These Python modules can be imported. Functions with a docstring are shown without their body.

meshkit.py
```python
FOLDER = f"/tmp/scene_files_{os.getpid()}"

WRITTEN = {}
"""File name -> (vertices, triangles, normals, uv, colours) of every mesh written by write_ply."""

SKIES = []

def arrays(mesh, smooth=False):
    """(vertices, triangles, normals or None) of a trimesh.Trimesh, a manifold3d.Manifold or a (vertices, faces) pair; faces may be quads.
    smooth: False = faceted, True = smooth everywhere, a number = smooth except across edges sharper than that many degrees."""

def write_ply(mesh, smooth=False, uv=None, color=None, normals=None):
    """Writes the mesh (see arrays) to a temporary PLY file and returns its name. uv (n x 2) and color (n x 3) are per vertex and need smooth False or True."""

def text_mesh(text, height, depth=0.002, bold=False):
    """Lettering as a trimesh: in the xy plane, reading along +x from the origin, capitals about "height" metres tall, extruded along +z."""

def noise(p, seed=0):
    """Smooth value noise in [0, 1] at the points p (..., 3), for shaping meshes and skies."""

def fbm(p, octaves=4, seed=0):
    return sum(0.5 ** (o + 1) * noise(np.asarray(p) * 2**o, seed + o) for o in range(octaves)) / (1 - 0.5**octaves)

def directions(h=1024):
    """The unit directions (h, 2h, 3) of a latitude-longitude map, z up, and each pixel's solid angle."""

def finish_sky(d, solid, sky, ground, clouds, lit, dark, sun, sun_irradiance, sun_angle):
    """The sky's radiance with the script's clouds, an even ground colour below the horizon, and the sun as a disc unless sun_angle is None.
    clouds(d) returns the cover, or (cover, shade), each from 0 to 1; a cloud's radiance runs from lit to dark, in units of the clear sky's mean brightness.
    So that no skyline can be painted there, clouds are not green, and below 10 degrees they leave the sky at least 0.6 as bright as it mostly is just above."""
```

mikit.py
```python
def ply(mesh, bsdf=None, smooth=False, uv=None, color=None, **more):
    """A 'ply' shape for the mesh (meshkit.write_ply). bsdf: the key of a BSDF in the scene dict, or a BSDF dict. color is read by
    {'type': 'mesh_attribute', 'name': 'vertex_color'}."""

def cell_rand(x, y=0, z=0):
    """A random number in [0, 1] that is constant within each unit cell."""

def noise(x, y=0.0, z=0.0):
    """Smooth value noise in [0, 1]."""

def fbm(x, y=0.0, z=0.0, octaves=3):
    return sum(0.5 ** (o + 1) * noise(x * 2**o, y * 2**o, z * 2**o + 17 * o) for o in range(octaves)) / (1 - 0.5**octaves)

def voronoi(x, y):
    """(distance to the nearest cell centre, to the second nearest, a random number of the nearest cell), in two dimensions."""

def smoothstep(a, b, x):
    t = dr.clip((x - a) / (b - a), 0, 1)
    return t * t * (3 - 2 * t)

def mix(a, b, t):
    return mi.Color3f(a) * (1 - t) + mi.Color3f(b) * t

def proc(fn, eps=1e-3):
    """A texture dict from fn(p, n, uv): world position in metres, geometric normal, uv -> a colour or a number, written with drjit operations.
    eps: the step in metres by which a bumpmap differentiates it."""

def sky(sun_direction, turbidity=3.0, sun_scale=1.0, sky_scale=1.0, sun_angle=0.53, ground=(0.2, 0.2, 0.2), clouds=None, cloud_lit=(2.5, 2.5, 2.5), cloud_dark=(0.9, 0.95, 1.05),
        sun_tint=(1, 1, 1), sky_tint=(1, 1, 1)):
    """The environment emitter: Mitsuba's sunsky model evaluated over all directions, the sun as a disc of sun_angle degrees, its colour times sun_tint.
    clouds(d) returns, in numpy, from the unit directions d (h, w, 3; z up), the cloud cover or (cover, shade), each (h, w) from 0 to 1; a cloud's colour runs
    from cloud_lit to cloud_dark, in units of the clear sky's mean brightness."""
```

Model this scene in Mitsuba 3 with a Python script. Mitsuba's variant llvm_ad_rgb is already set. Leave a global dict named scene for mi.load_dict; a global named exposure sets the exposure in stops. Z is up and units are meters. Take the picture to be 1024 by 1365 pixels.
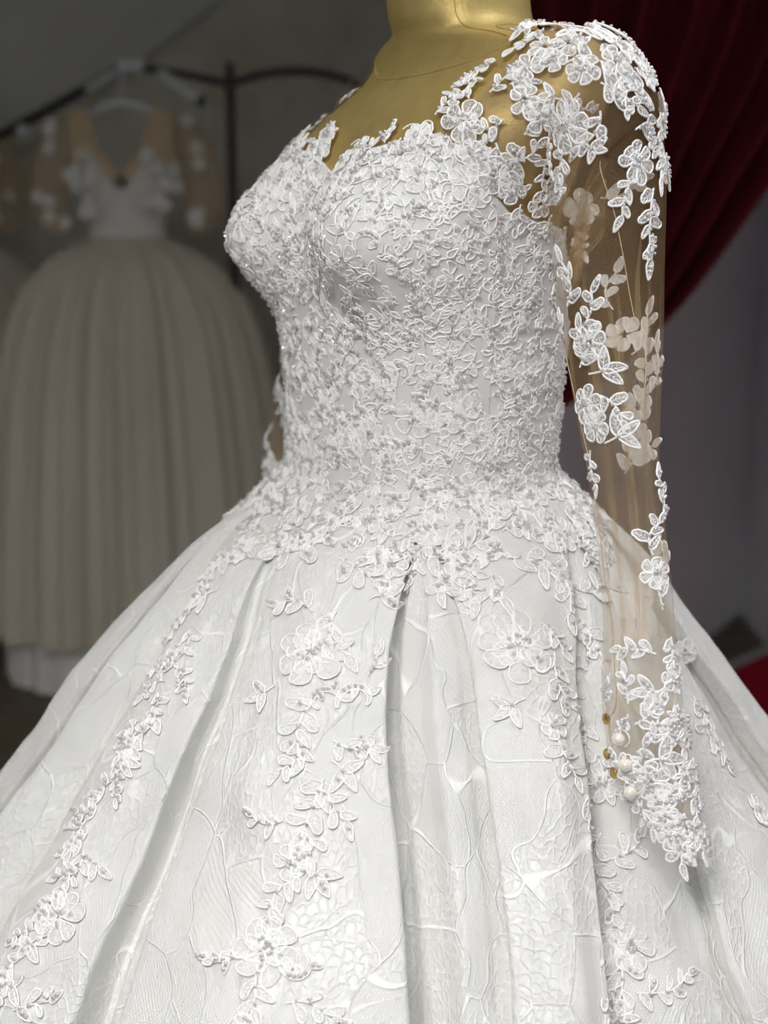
import math
import numpy as np
import trimesh
import drjit as dr
import mitsuba as mi
import mikit
import meshkit
from mikit import proc, noise, fbm, voronoi, cell_rand, smoothstep, mix

T4 = mi.ScalarTransform4f
rng = np.random.default_rng(7)
scene = {"type": "scene"}
labels = {}
V = lambda *a: np.array(a, float)

# ------------------------------------------------------------------ camera, light, exposure
FOCAL, PITCH = 1875.0, math.radians(12.6)
CAM = V(0.0, -1.31, 1.30)
FWD, UP, RIGHT = V(0, math.cos(PITCH), -math.sin(PITCH)), V(0, math.sin(PITCH), math.cos(PITCH)), V(1, 0, 0)
scene["camera"] = {
    "type": "thinlens", "fov": math.degrees(2 * math.atan(682.5 / FOCAL)), "fov_axis": "y",
    "to_world": T4().look_at(origin=CAM.tolist(), target=(CAM + FWD).tolist(), up=UP.tolist()),
    "aperture_radius": 0.0062, "focus_distance": 1.12, "near_clip": 0.02, "far_clip": 100.0}
exposure = 0.05
scene["sky"] = {"type": "constant", "radiance": {"type": "rgb", "value": [0.36, 0.385, 0.42]}}   # overcast daylight at the open shop front


def lamp_panel(name, x, y, z, sx, sy, power, hood, label, tint=(1.0, 0.985, 0.96)):
    """A ceiling light: a metal tray with a glowing diffuser."""
    parts = [trimesh.creation.box((sx + 0.05, sy + 0.05, 0.03))]
    parts[0].apply_translation((x, y, z + 0.022))
    for dx, dy, bx, by in ((sx / 2 + 0.012, 0, 0.02, sy + 0.05), (-sx / 2 - 0.012, 0, 0.02, sy + 0.05), (0, sy / 2 + 0.012, sx + 0.05, 0.02), (0, -sy / 2 - 0.012, sx + 0.05, 0.02)):
        parts.append(trimesh.creation.box((bx, by, hood)))  # deep tray sides added to hold the lamp light off the background
        parts[-1].apply_translation((x + dx, y + dy, z + 0.02 - hood / 2))
    rod = trimesh.creation.cylinder(radius=0.012, height=2.7 - z - 0.03, sections=16)
    rod.apply_translation((x, y, (2.7 + z + 0.03) / 2))
    scene[name + "__rod"] = mikit.ply(rod, "rack_paint", smooth=40)
    scene[name + "__tray"] = mikit.ply(trimesh.util.concatenate(parts), "rack_paint", smooth=False)
    v = [(x - sx / 2, y - sy / 2, z), (x - sx / 2, y + sy / 2, z), (x + sx / 2, y + sy / 2, z), (x + sx / 2, y - sy / 2, z)]
    scene[name + "__diffuser"] = mikit.ply((np.array(v), np.array([[0, 1, 2, 3]])), "lamp_face", smooth=False,
                                           emitter={"type": "area", "radiance": {"type": "rgb", "value": [power * c for c in tint]}})
    labels[name] = {"label": label, "category": "ceiling light"}


# ------------------------------------------------------------------ materials
def rgb(*c):
    return {"type": "rgb", "value": list(c)}


def principled(base, rough, **k):
    return {"type": "principled", "base_color": base if isinstance(base, dict) else rgb(*base), "roughness": rough, **k}


def two(b):
    return {"type": "twosided", "bsdf": b}


def lace_relief(p, n, uv):
    """Corded lace over satin: leaf outlines and veins, crackled cells and a diagonal net, from 0 to 1."""
    u, v = uv.x, uv.y
    wu = u + 0.034 * (noise(u * 19 + 9, v * 16) - 0.5) + 0.012 * (noise(u * 45, v * 45) - 0.5)
    wv = v + 0.034 * (noise(u * 19, v * 16 + 31) - 0.5) + 0.012 * (noise(u * 45 + 50, v * 45) - 0.5)
    a, b, w = voronoi(wu * 27, wv * 15)
    e = b - a
    vein = dr.maximum(1 - smoothstep(0.012, 0.040, e), 0.55 * (1 - smoothstep(0.0, 0.02, dr.abs(e - 0.15))))
    c, d, w2 = voronoi((u + 0.3 * (wu - u)) * 165 + 7, (v + 0.3 * (wv - v)) * 120)
    crackle = 1 - smoothstep(0.03, 0.22, d - c)
    k = 2 * math.pi / 0.0027
    net = (0.5 + 0.5 * dr.cos((u + 0.6 * v) * k)) * (0.5 + 0.5 * dr.cos((u - 0.6 * v) * k))
    ang = w * 6.28
    ribs = 0.5 + 0.5 * dr.cos(((v + 0.4 * (wv - v)) * dr.sin(ang) + (u + 0.4 * (wu - u)) * dr.cos(ang)) * 2 * math.pi / 0.0042)
    sel = dr.select(w < 0.46, 0.55 * crackle, dr.select(w < 0.84, 0.55 * net, dr.select(w < 0.90, 0.24 * ribs, 0.55 * net)))
    return dr.maximum(vein, sel)


def lace_colour(p, n, uv):
    h = lace_relief(p, n, uv)
    return mix((0.71, 0.705, 0.682), (0.88, 0.875, 0.86), h)


def fine_net(p, n, uv):
    k = 2 * math.pi / 0.0026
    return (0.5 + 0.5 * dr.cos((uv.x + uv.y) * k)) * (0.5 + 0.5 * dr.cos((uv.x - uv.y) * k))


def stitch(p, n, uv):
    return noise(p.x * 1100, p.y * 1100, p.z * 500) * 0.7 + 0.3 * noise(p.x * 400, p.y * 400, p.z * 400)


def gold_weave(p, n, uv):
    g = fbm(p.x * 90, p.y * 90, p.z * 40, octaves=3)
    f = noise(p.x * 1500, p.y * 1500, p.z * 260)
    return mix((0.46, 0.33, 0.115), (0.60, 0.455, 0.18), dr.clip(0.25 + 0.75 * g + 0.35 * (f - 0.5), 0, 1))


def gold_bump(p, n, uv):
    return noise(p.x * 1500, p.y * 1500, p.z * 300) * 0.6 + 0.4 * noise(p.x * 500, p.y * 500, p.z * 900)


def velvet(p, n, uv):
    return mix((0.044, 0.0021, 0.004), (0.076, 0.0038, 0.0078), fbm(p.x * 30, p.y * 30, p.z * 12))


def plaster(p, n, uv):
    a = fbm(p.x * 2.3, p.y * 2.3, p.z * 2.1, octaves=5)
    b = fbm(p.x * 6 + 4, p.y * 6, p.z * 3, octaves=4)
    c = mix((0.54, 0.52, 0.455), (0.72, 0.70, 0.625), smoothstep(0.3, 0.7, a))
    return mix(c, (0.54, 0.45, 0.36), 0.6 * smoothstep(0.58, 0.72, b))


def grey_paint(p, n, uv):
    return mix((0.70, 0.70, 0.72), (0.76, 0.755, 0.765), fbm(p.x * 3, p.y * 3, p.z * 3, octaves=4))


def floor_wood(p, n, uv):
    g = fbm(p.x * 5, p.y * 40, 0.0, octaves=4)
    return mix((0.075, 0.058, 0.04), (0.14, 0.112, 0.08), g)


def carpet_pile(p, n, uv):
    return mix((0.25, 0.008, 0.02), (0.36, 0.016, 0.034), noise(p.x * 300, p.y * 300, p.z * 300))


def tulle_opacity(p, n, uv):
    k = 2 * math.pi / 0.0032
    net = dr.maximum(0.5 + 0.5 * dr.cos((uv.x + uv.y * 0.8) * k), 0.5 + 0.5 * dr.cos((uv.x - uv.y * 0.8) * k))
    return 0.10 + 0.08 * net * net


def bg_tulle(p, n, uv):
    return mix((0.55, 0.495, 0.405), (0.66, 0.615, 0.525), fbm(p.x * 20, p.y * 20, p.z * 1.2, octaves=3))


def bumped(b, fn, scale, eps=4e-4):
    return {"type": "bumpmap", "arbitrary": proc(fn, eps=eps), "scale": scale, "bsdf": b}


M = {
    "skirt_lace": two(bumped(principled(proc(lace_colour), 0.42, specular=0.45, sheen=0.3), lace_relief, 0.0010)),
    "bodice_satin": two(bumped(principled((0.74, 0.735, 0.725), 0.48, specular=0.4, sheen=0.2), fine_net, 0.0004)),
    "lace_ground": two(bumped(principled((0.70, 0.695, 0.682), 0.45, specular=0.4, sheen=0.2), stitch, 0.0012)),
    "lace_fill": two(bumped(principled((0.80, 0.795, 0.78), 0.42, specular=0.5, sheen=0.3), stitch, 0.0009)),
    "lace_cord": two(principled((0.92, 0.915, 0.905), 0.36, specular=0.55)),
    "lace_organza": {"type": "mask", "opacity": 0.45, "bsdf": two(bumped(principled((0.68, 0.675, 0.67), 0.4, specular=0.5), stitch, 0.0009))},
    "pearl": principled((0.75, 0.74, 0.73), 0.15, metallic=0.6, specular=0.7, clearcoat=0.6),
    "big_pearl": principled((0.86, 0.80, 0.70), 0.14, metallic=0.15, specular=0.7, clearcoat=1.0),
    "crystal": principled((0.82, 0.84, 0.95), 0.08, metallic=0.6, specular=0.9),
    "button_gold": principled((0.62, 0.42, 0.15), 0.25, metallic=1.0),
    "tulle_gather": {"type": "mask", "opacity": 0.22, "bsdf": two({"type": "diffuse", "reflectance": rgb(0.60, 0.43, 0.25)})},
    "seam_thread": two({"type": "diffuse", "reflectance": rgb(0.60, 0.46, 0.29)}),
    "tulle": {"type": "mask", "opacity": proc(tulle_opacity), "bsdf": two({"type": "diffuse", "reflectance": rgb(0.54, 0.39, 0.22)})},
    "yoke_tulle": {"type": "mask", "opacity": 0.22, "bsdf": two({"type": "diffuse", "reflectance": rgb(0.58, 0.42, 0.26)})},
    "gold_cloth": two(bumped(principled(proc(gold_weave), 0.50, metallic=0.6, specular=0.35), gold_bump, 0.0003)),
    "gold_thread": principled((0.56, 0.40, 0.13), 0.35, metallic=0.7),
    "velvet": two(principled(proc(velvet), 0.8, sheen=0.6, sheen_tint=0.9, specular=0.15)),
    "plaster": two({"type": "diffuse", "reflectance": proc(plaster)}),
    "grey_paint": two(principled(proc(grey_paint), 0.7, specular=0.2)),
    "ceiling_paint": two({"type": "diffuse", "reflectance": rgb(0.58, 0.58, 0.53)}),
    "floor_wood": two(principled(proc(floor_wood), 0.5, specular=0.3)),
    "carpet_weave": two(principled(proc(carpet_pile), 0.95, specular=0.05, sheen=0.3, sheen_tint=0.8)),
    "pale_strip": two(principled((0.38, 0.38, 0.39), 0.5)),
    "dark_skirting": two(principled((0.10, 0.095, 0.085), 0.5)),
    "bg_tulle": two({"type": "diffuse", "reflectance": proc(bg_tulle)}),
    "bg_white": two({"type": "diffuse", "reflectance": rgb(0.78, 0.77, 0.73)}),
    "bg_lace": two({"type": "diffuse", "reflectance": rgb(0.74, 0.73, 0.69)}),
    "bg_nude": two({"type": "diffuse", "reflectance": rgb(0.60, 0.47, 0.31)}),
    "bg_nude_sheer": {"type": "mask", "opacity": 0.42, "bsdf": two({"type": "diffuse", "reflectance": rgb(0.62, 0.48, 0.32)})},
    "rack_paint": principled((0.05, 0.048, 0.052), 0.4, metallic=0.5),
    "rack_chrome": principled((0.72, 0.75, 0.80), 0.35, metallic=0.15, specular=0.6),
    "lamp_face": {"type": "diffuse", "reflectance": rgb(0.8, 0.8, 0.8)},
}
scene.update(M)
lamp_panel("ceiling_light", -0.55, -1.65, 2.52, 0.9, 0.8, 26.0, 0.20, "square white ceiling light panel in front of the bridal gown")
lamp_panel("ceiling_light_001", 0.70, -0.30, 2.58, 0.6, 0.5, 9.5, 0.09, "small ceiling light panel above the sleeve of the bridal gown", (0.95, 0.98, 1.0))


# ------------------------------------------------------------------ mesh helpers
class MB:
    """Collects vertices and triangles of one mesh."""

    def __init__(self):
        self.v, self.f, self.n = [], [], 0

    def add(self, v, f):
        v, f = np.asarray(v, float).reshape(-1, 3), np.asarray(f, int)
        if f.shape[1] == 4:
            f = np.vstack([f[:, [0, 1, 2]], f[:, [0, 2, 3]]])
        self.v.append(v)
        self.f.append(f + self.n)
        self.n += len(v)

    def mesh(self):
        return trimesh.Trimesh(np.vstack(self.v), np.vstack(self.f), process=False)

    def put(self, key, bsdf, smooth=True):
        if self.n:
            scene[key] = mikit.ply(self.mesh(), bsdf, smooth=smooth)


COUNT = {}


def numbered(base):
    k = COUNT.get(base, 0)
    COUNT[base] = k + 1
    return base if k == 0 else f"{base}_{k:03d}"


def grid_faces(r, c, wrap=False):
    i, j = np.meshgrid(np.arange(r - 1), np.arange(c if wrap else c - 1), indexing="ij")
    j2 = (j + 1) % c
    return np.stack([i * c + j, i * c + j2, (i + 1) * c + j2, (i + 1) * c + j], -1).reshape(-1, 4)


def cross(a, b):
    return np.stack([a[..., 1] * b[..., 2] - a[..., 2] * b[..., 1], a[..., 2] * b[..., 0] - a[..., 0] * b[..., 2], a[..., 0] * b[..., 1] - a[..., 1] * b[..., 0]], -1)


def unit(a):
    return a / (np.sqrt((a * a).sum(-1, keepdims=True)) + 1e-12)


def tubes(p, nrm, rad, closed=False, sides=4):
    """Cords along the lines p (lines, points, 3); nrm: the surface normals under them."""
    p = np.asarray(p, float)
    k, r = p.shape[:2]
    if closed:
        t = np.roll(p, -1, 1) - np.roll(p, 1, 1)
    else:
        t = np.empty_like(p)
        t[:, 1:-1] = p[:, 2:] - p[:, :-2]
        t[:, 0], t[:, -1] = p[:, 1] - p[:, 0], p[:, -1] - p[:, -2]
    t = unit(t)
    b = unit(cross(t, np.asarray(nrm, float)))
    a = cross(b, t)
    ang = np.arange(sides) * 2 * np.pi / sides + np.pi / 2
    v = p[:, :, None] + rad * (np.cos(ang)[None, None, :, None] * b[:, :, None] + np.sin(ang)[None, None, :, None] * a[:, :, None])
    i, j = np.meshgrid(np.arange(r if closed else r - 1), np.arange(sides), indexing="ij")
    i2, j2 = (i + 1) % r, (j + 1) % sides
    q = np.stack([i * sides + j, i2 * sides + j, i2 * sides + j2, i * sides + j2], -1).reshape(-1, 4)
    return v.reshape(-1, 3), (q[None] + np.arange(k)[:, None, None] * r * sides).reshape(-1, 4)


def tube(pts, nrm, rad, closed=False, sides=4):
    p = np.asarray(pts, float)[None]
    return tubes(p, np.broadcast_to(nrm, p.shape[1:])[None], rad, closed, sides)


def free_tube(pts, rad, sides=8):
    p = np.asarray(pts, float)
    t = np.gradient(p, axis=0)
    ref = V(0, 0, 1) if abs(t[0][2]) < 0.8 * np.linalg.norm(t[0]) else V(1, 0, 0)
    return tube(p, np.broadcast_to(ref, p.shape), rad, False, sides)


def capped_rod(a, b, r, sides=12):
    m = trimesh.creation.cylinder(radius=r, segment=[a, b], sections=sides)
    return m.vertices, m.faces


ICO = trimesh.creation.icosphere(subdivisions=1)
ICO2 = trimesh.creation.icosphere(subdivisions=3)


def spline(xs, ys, q):
    from scipy.interpolate import PchipInterpolator
    return PchipInterpolator(np.asarray(xs, float), np.asarray(ys, float), axis=0)(q)


def project(p):
    d = np.asarray(p) - CAM
    z = d @ FWD
    return 512 + FOCAL * (d @ RIGHT) / z, 682.5 - FOCAL * (d @ UP) / z


def at(px, py, y):
    """The point of the place seen at a pixel of the photograph, in the upright plane at depth y."""
    d = FWD + RIGHT * ((px - 512) / FOCAL) - UP * ((py - 682.5) / FOCAL)
    return CAM + d * ((y - CAM[1]) / d[1])


class Surf:
    """A surface given by a grid of points (rows, columns); rows and columns are its coordinates."""

    def __init__(self, P, wrap=True, flip=False, outward=True):
        self.P, self.wrap, self.last = P, wrap, 1e9                # last: where a lace piece is folded back at the latest
        dj = np.roll(P, -1, 1) - np.roll(P, 1, 1) if wrap else np.gradient(P, axis=1)
        n = np.cross(dj, np.gradient(P, axis=0))
        n /= np.linalg.norm(n, axis=2, keepdims=True) + 1e-12
        if outward:                                             # away from the middle of each row
            flip = np.einsum("ijk,ijk->", n, P - P.mean(1, keepdims=True)) < 0
        self.N = -n if flip else n
        self.px, self.py = project(P)
        self.depth = (P - CAM) @ FWD
        self.PN = np.concatenate([P, self.N], 2)
        self.facing = np.einsum("ijk,ijk->ij", self.N, CAM - P) > 0

    def _get(self, A, i, j):
        r, c = A.shape[:2]
        i = np.clip(i, 0, min(r - 1.001, self.last))
        if self.wrap:
            j = np.mod(j, c)
        else:
            j = np.clip(j, 0, c - 1.001)
        i0, j0 = np.floor(i).astype(int), np.floor(j).astype(int) % c
        i1, j1 = np.minimum(i0 + 1, r - 1), (j0 + 1) % c
        a, b = (i - np.floor(i))[..., None], (j - np.floor(j))[..., None]
        return (A[i0, j0] * (1 - a) + A[i1, j0] * a) * (1 - b) + (A[i0, j1] * (1 - a) + A[i1, j1] * a) * b

    def ev(self, i, j):
        q = self._get(self.PN, np.asarray(i, float), np.asarray(j, float))
        return q[..., :3], unit(q[..., 3:])

    def pick(self, x, y, back=False):
        d = (self.px - x) ** 2 + (self.py - y) ** 2
        d = np.where(self.facing ^ back, d, 1e12)
        near = d < max(d.min() * 1.5, 12.0)                     # of the folds that meet there, the one in front
        z = self.depth
        return np.unravel_index(np.argmin(np.where(near, z + 0.004 * np.sqrt(d) / 3, 1e9)), d.shape)

    def frame(self, i, j, deg, back=False):
        """The map from metres along (T, B) to grid coordinates; T points, in the photograph, deg degrees from the right."""
        h = 1.0
        di = (self._get(self.P, np.array(i + h), np.array(float(j))) - self._get(self.P, np.array(i - h), np.array(float(j)))) / (2 * h)
        dj = (self._get(self.P, np.array(float(i)), np.array(j + h)) - self._get(self.P, np.array(float(i)), np.array(j - h))) / (2 * h)
        n = self.ev(np.array(float(i)), np.array(float(j)))[1]
        a = math.radians(deg)
        t = RIGHT * math.cos(a) + UP * math.sin(a)
        t = t - n * (t @ n)
        if np.linalg.norm(t) < 0.15:
            t = UP - n * (UP @ n)
        t /= np.linalg.norm(t)
        b = np.cross(n, t)
        J = np.stack([[di @ t, dj @ t], [di @ b, dj @ b]])
        return np.linalg.inv(J)


# ------------------------------------------------------------------ lace motifs, drawn flat in metres
def ring_petal(L, W, ang, x=0.0, y=0.0, kind="leaf", n=16, r=None):
    t = np.linspace(0, 2 * np.pi, n, endpoint=False)
    if kind == "leaf":
        u, w = (1 - np.cos(t)) / 2, np.sin(t) * (0.78 + 0.22 * np.cos(t)) * 0.5
        w = w * (1 - 0.25 * ((1 - np.cos(t)) / 2) ** 4)
    elif kind == "petal":
        u = (1 - np.cos(t)) / 2
        w = np.sin(t) * (0.62 - 0.38 * np.cos(t)) * 0.5 * 1.15
    elif kind == "bean":
        u = (1 - np.cos(t)) / 2
        w = np.sin(t) * 0.36 + 0.34 * np.sin(np.pi * u) ** 2 - 0.12
    else:                                                    # lobed leaf
        u = (1 - np.cos(t)) / 2
        w = np.sin(t) * 0.5 * (0.72 + 0.28 * np.abs(np.cos(2.5 * t)))
    r = r if r is not None else rng
    k = 1 + 0.07 * np.sin(2 * t + r.uniform(0, 6)) + 0.05 * np.sin(3 * t + r.uniform(0, 6))
    X, Y = u * L, w * W * k
    bend = r.uniform(-0.25, 0.25)
    Y = Y + bend * X * X / max(L, 1e-6)
    c, s = math.cos(ang), math.sin(ang)
    return np.stack([x + X * c - Y * s, y + X * s + Y * c], 1)


def curve(pts, n=14):
    """A smooth open line through the points."""
    pts = np.asarray(pts, float)
    t = np.concatenate([[0], np.cumsum(np.linalg.norm(np.diff(pts, axis=0), axis=1))])
    from scipy.interpolate import CubicSpline
    return CubicSpline(t, pts)(np.linspace(0, t[-1], n))


class Motif:
    def __init__(self):
        self.petals, self.stems, self.veins, self.pearls, self.loops = [], [], [], [], []

    def petal(self, *a, veins=True, pearl=0.3, **k):
        o = ring_petal(*a, **k)
        self.petals.append(o)
        L, W, ang = a[:3]
        x, y = (a[3], a[4]) if len(a) > 4 else (0, 0)
        d = V(math.cos(ang), math.sin(ang))
        if veins:
            mid = o[len(o) // 2]
            self.veins.append(np.stack([V(x, y) + (mid - V(x, y)) * q for q in (0.12, 0.5, 0.88)]))
            for q in (0.3, 0.48, 0.66):
                base = V(x, y) + (mid - V(x, y)) * q
                m = int(round(len(o) / 2 * (q + 0.16)))
                for e in (o[m], o[-m]):
                    self.veins.append(np.stack([base, base + (e - base) * 0.45, base + (e - base) * 0.85]))
        if rng.random() < pearl:
            c = o.mean(0)
            for q in range(rng.integers(1, 3)):
                self.pearls.append((*(c + d * (q - 0.5) * 0.0042), 0.0016))

    def stem(self, pts, n=14, w=1.0):
        self.stems.append((curve(pts, n), w))


def flower(R, n=6, pearls=5):
    m = Motif()
    a0 = rng.uniform(0, 6)
    for k in range(n):
        a = a0 + 2 * np.pi * k / n + rng.uniform(-0.1, 0.1)
        q = rng.uniform(0.85, 1.1)
        m.petal(R * 0.78 * q, R * 0.80 * 6 / n, a, R * 0.2 * math.cos(a), R * 0.2 * math.sin(a), kind="petal", pearl=0.12)
    if R > 0.024:                                            # large flowers are double
        for k in range(n):
            a = a0 + 2 * np.pi * (k + 0.5) / n
            m.petal(R * 0.52, R * 0.42, a, R * 0.14 * math.cos(a), R * 0.14 * math.sin(a), kind="lobed", pearl=0.2)
    if R > 0.016:
        for k in range(5):
            a = a0 + 0.6 + 2 * np.pi * k / 5
            m.petal(R * 0.36, R * 0.30, a, R * 0.07 * math.cos(a), R * 0.07 * math.sin(a), kind="petal", veins=False, pearl=0)
    for k in range(pearls):
        a, q = rng.uniform(0, 6.3), R * 0.30 * math.sqrt(rng.random())
        m.pearls.append((q * math.cos(a), q * math.sin(a), 0.0016))
    return m


def sprig(L, leaves=5, size=0.4, bend=0.3):
    m = Motif()
    b = rng.uniform(-bend, bend) * L
    pts = V(0, 0), V(0.5 * L, b), V(L, 0)
    c = curve(pts, 16)
    m.stems.append((c, 1.0))
    for k in range(leaves):
        q = (k + 0.6) / leaves
        p = c[int(q * 14)]
        d = c[min(15, int(q * 14) + 1)] - p
        a = math.atan2(d[1], d[0]) + (0.85 if k % 2 else -0.85) * rng.uniform(0.75, 1.2)
        s = size * L * rng.uniform(0.75, 1.1) * (1.1 - 0.3 * q)
        m.petal(s, s * rng.uniform(0.5, 0.68), a, *p, kind=("leaf", "petal", "lobed")[rng.integers(0, 3)])
    m.petal(size * L * 0.9, size * L * 0.5, rng.uniform(-0.3, 0.3), *c[-1], kind="leaf")
    for k in range(3):
        m.pearls.append((*(c[3 + 4 * k] + rng.uniform(-0.001, 0.001, 2)), 0.0014))
    return m


def trefoil(L):
    m = Motif()
    for a in (-1.05, 0.05, 1.1):
        m.petal(L * 0.62, L * 0.34, a + rng.uniform(-0.15, 0.15), kind="leaf")
    m.stem([V(0, 0), V(-0.22 * L, 0.03 * L), V(-0.4 * L, rng.uniform(-0.12, 0.12) * L)], 8)
    m.pearls.append((0, 0, 0.0016))
    return m


def scroll(L):
    """A curled band with a few buds, like the corded scrolls between the flowers."""
    m = Motif()
    s = rng.choice([-1, 1])
    t = np.linspace(0, 1.25 * np.pi, 7)
    r = L * (0.5 - 0.085 * t)
    pts = np.stack([L * 0.1 - r * np.cos(t), s * r * np.sin(t)], 1)
    c = curve(pts, 20)
    d = np.gradient(c, axis=0)
    d /= np.linalg.norm(d, axis=1, keepdims=True)
    nrm = np.stack([-d[:, 1], d[:, 0]], 1)
    w = (L * 0.055 * np.sin(np.linspace(0.25, np.pi - 0.1, 20)) + 0.0006)[:, None]
    m.petals.append(np.vstack([c + nrm * w, (c - nrm * w)[::-1]]))
    for k in (0.25, 0.55, 0.8):
        p = c[int(k * 19)]
        q = nrm[int(k * 19)] * rng.choice([-1, 1])
        m.petal(L * 0.3, L * 0.2, math.atan2(q[1], q[0]), *p, kind="leaf")
    for k in (6, 8, 10, 12):
        m.pearls.append((*c[k], 0.0016))
    return m


def meander(L, n=1, beads=0.8):
    """Soutache cord that wanders and closes into loops and leaf outlines."""
    m = Motif()
    for _ in range(n):
        p = [rng.uniform(-0.5, 0.5, 2) * L]
        a = rng.uniform(0, 6.3)
        for k in range(6):
            a += rng.uniform(0.5, 1.5) * (1 if k % 3 else -1.6)
            p.append(p[-1] + 0.2 * L * V(math.cos(a), math.sin(a)))
        m.stem(p, 18)
    for _ in range(6):
        q = L * rng.uniform(0.28, 0.48)
        m.loops.append(ring_petal(q, q * rng.uniform(0.5, 0.85), rng.uniform(0, 6.3), *(rng.uniform(-0.5, 0.5, 2) * L), kind=("leaf", "petal", "lobed", "bean")[rng.integers(0, 4)]))
    m.petal(L * 0.3, L * 0.24, rng.uniform(0, 6.3), *(rng.uniform(-0.3, 0.3, 2) * L), kind="petal")
    if rng.random() < beads:
        c, a = rng.uniform(-0.3, 0.3, 2) * L, rng.uniform(0, 6.3)
        for k in range(rng.integers(2, 5)):
            m.pearls.append((*(c + V(math.cos(a + 0.15 * k), math.sin(a + 0.15 * k)) * 0.0043 * k), 0.0016))
    return m


PEARLS = {}


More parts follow.
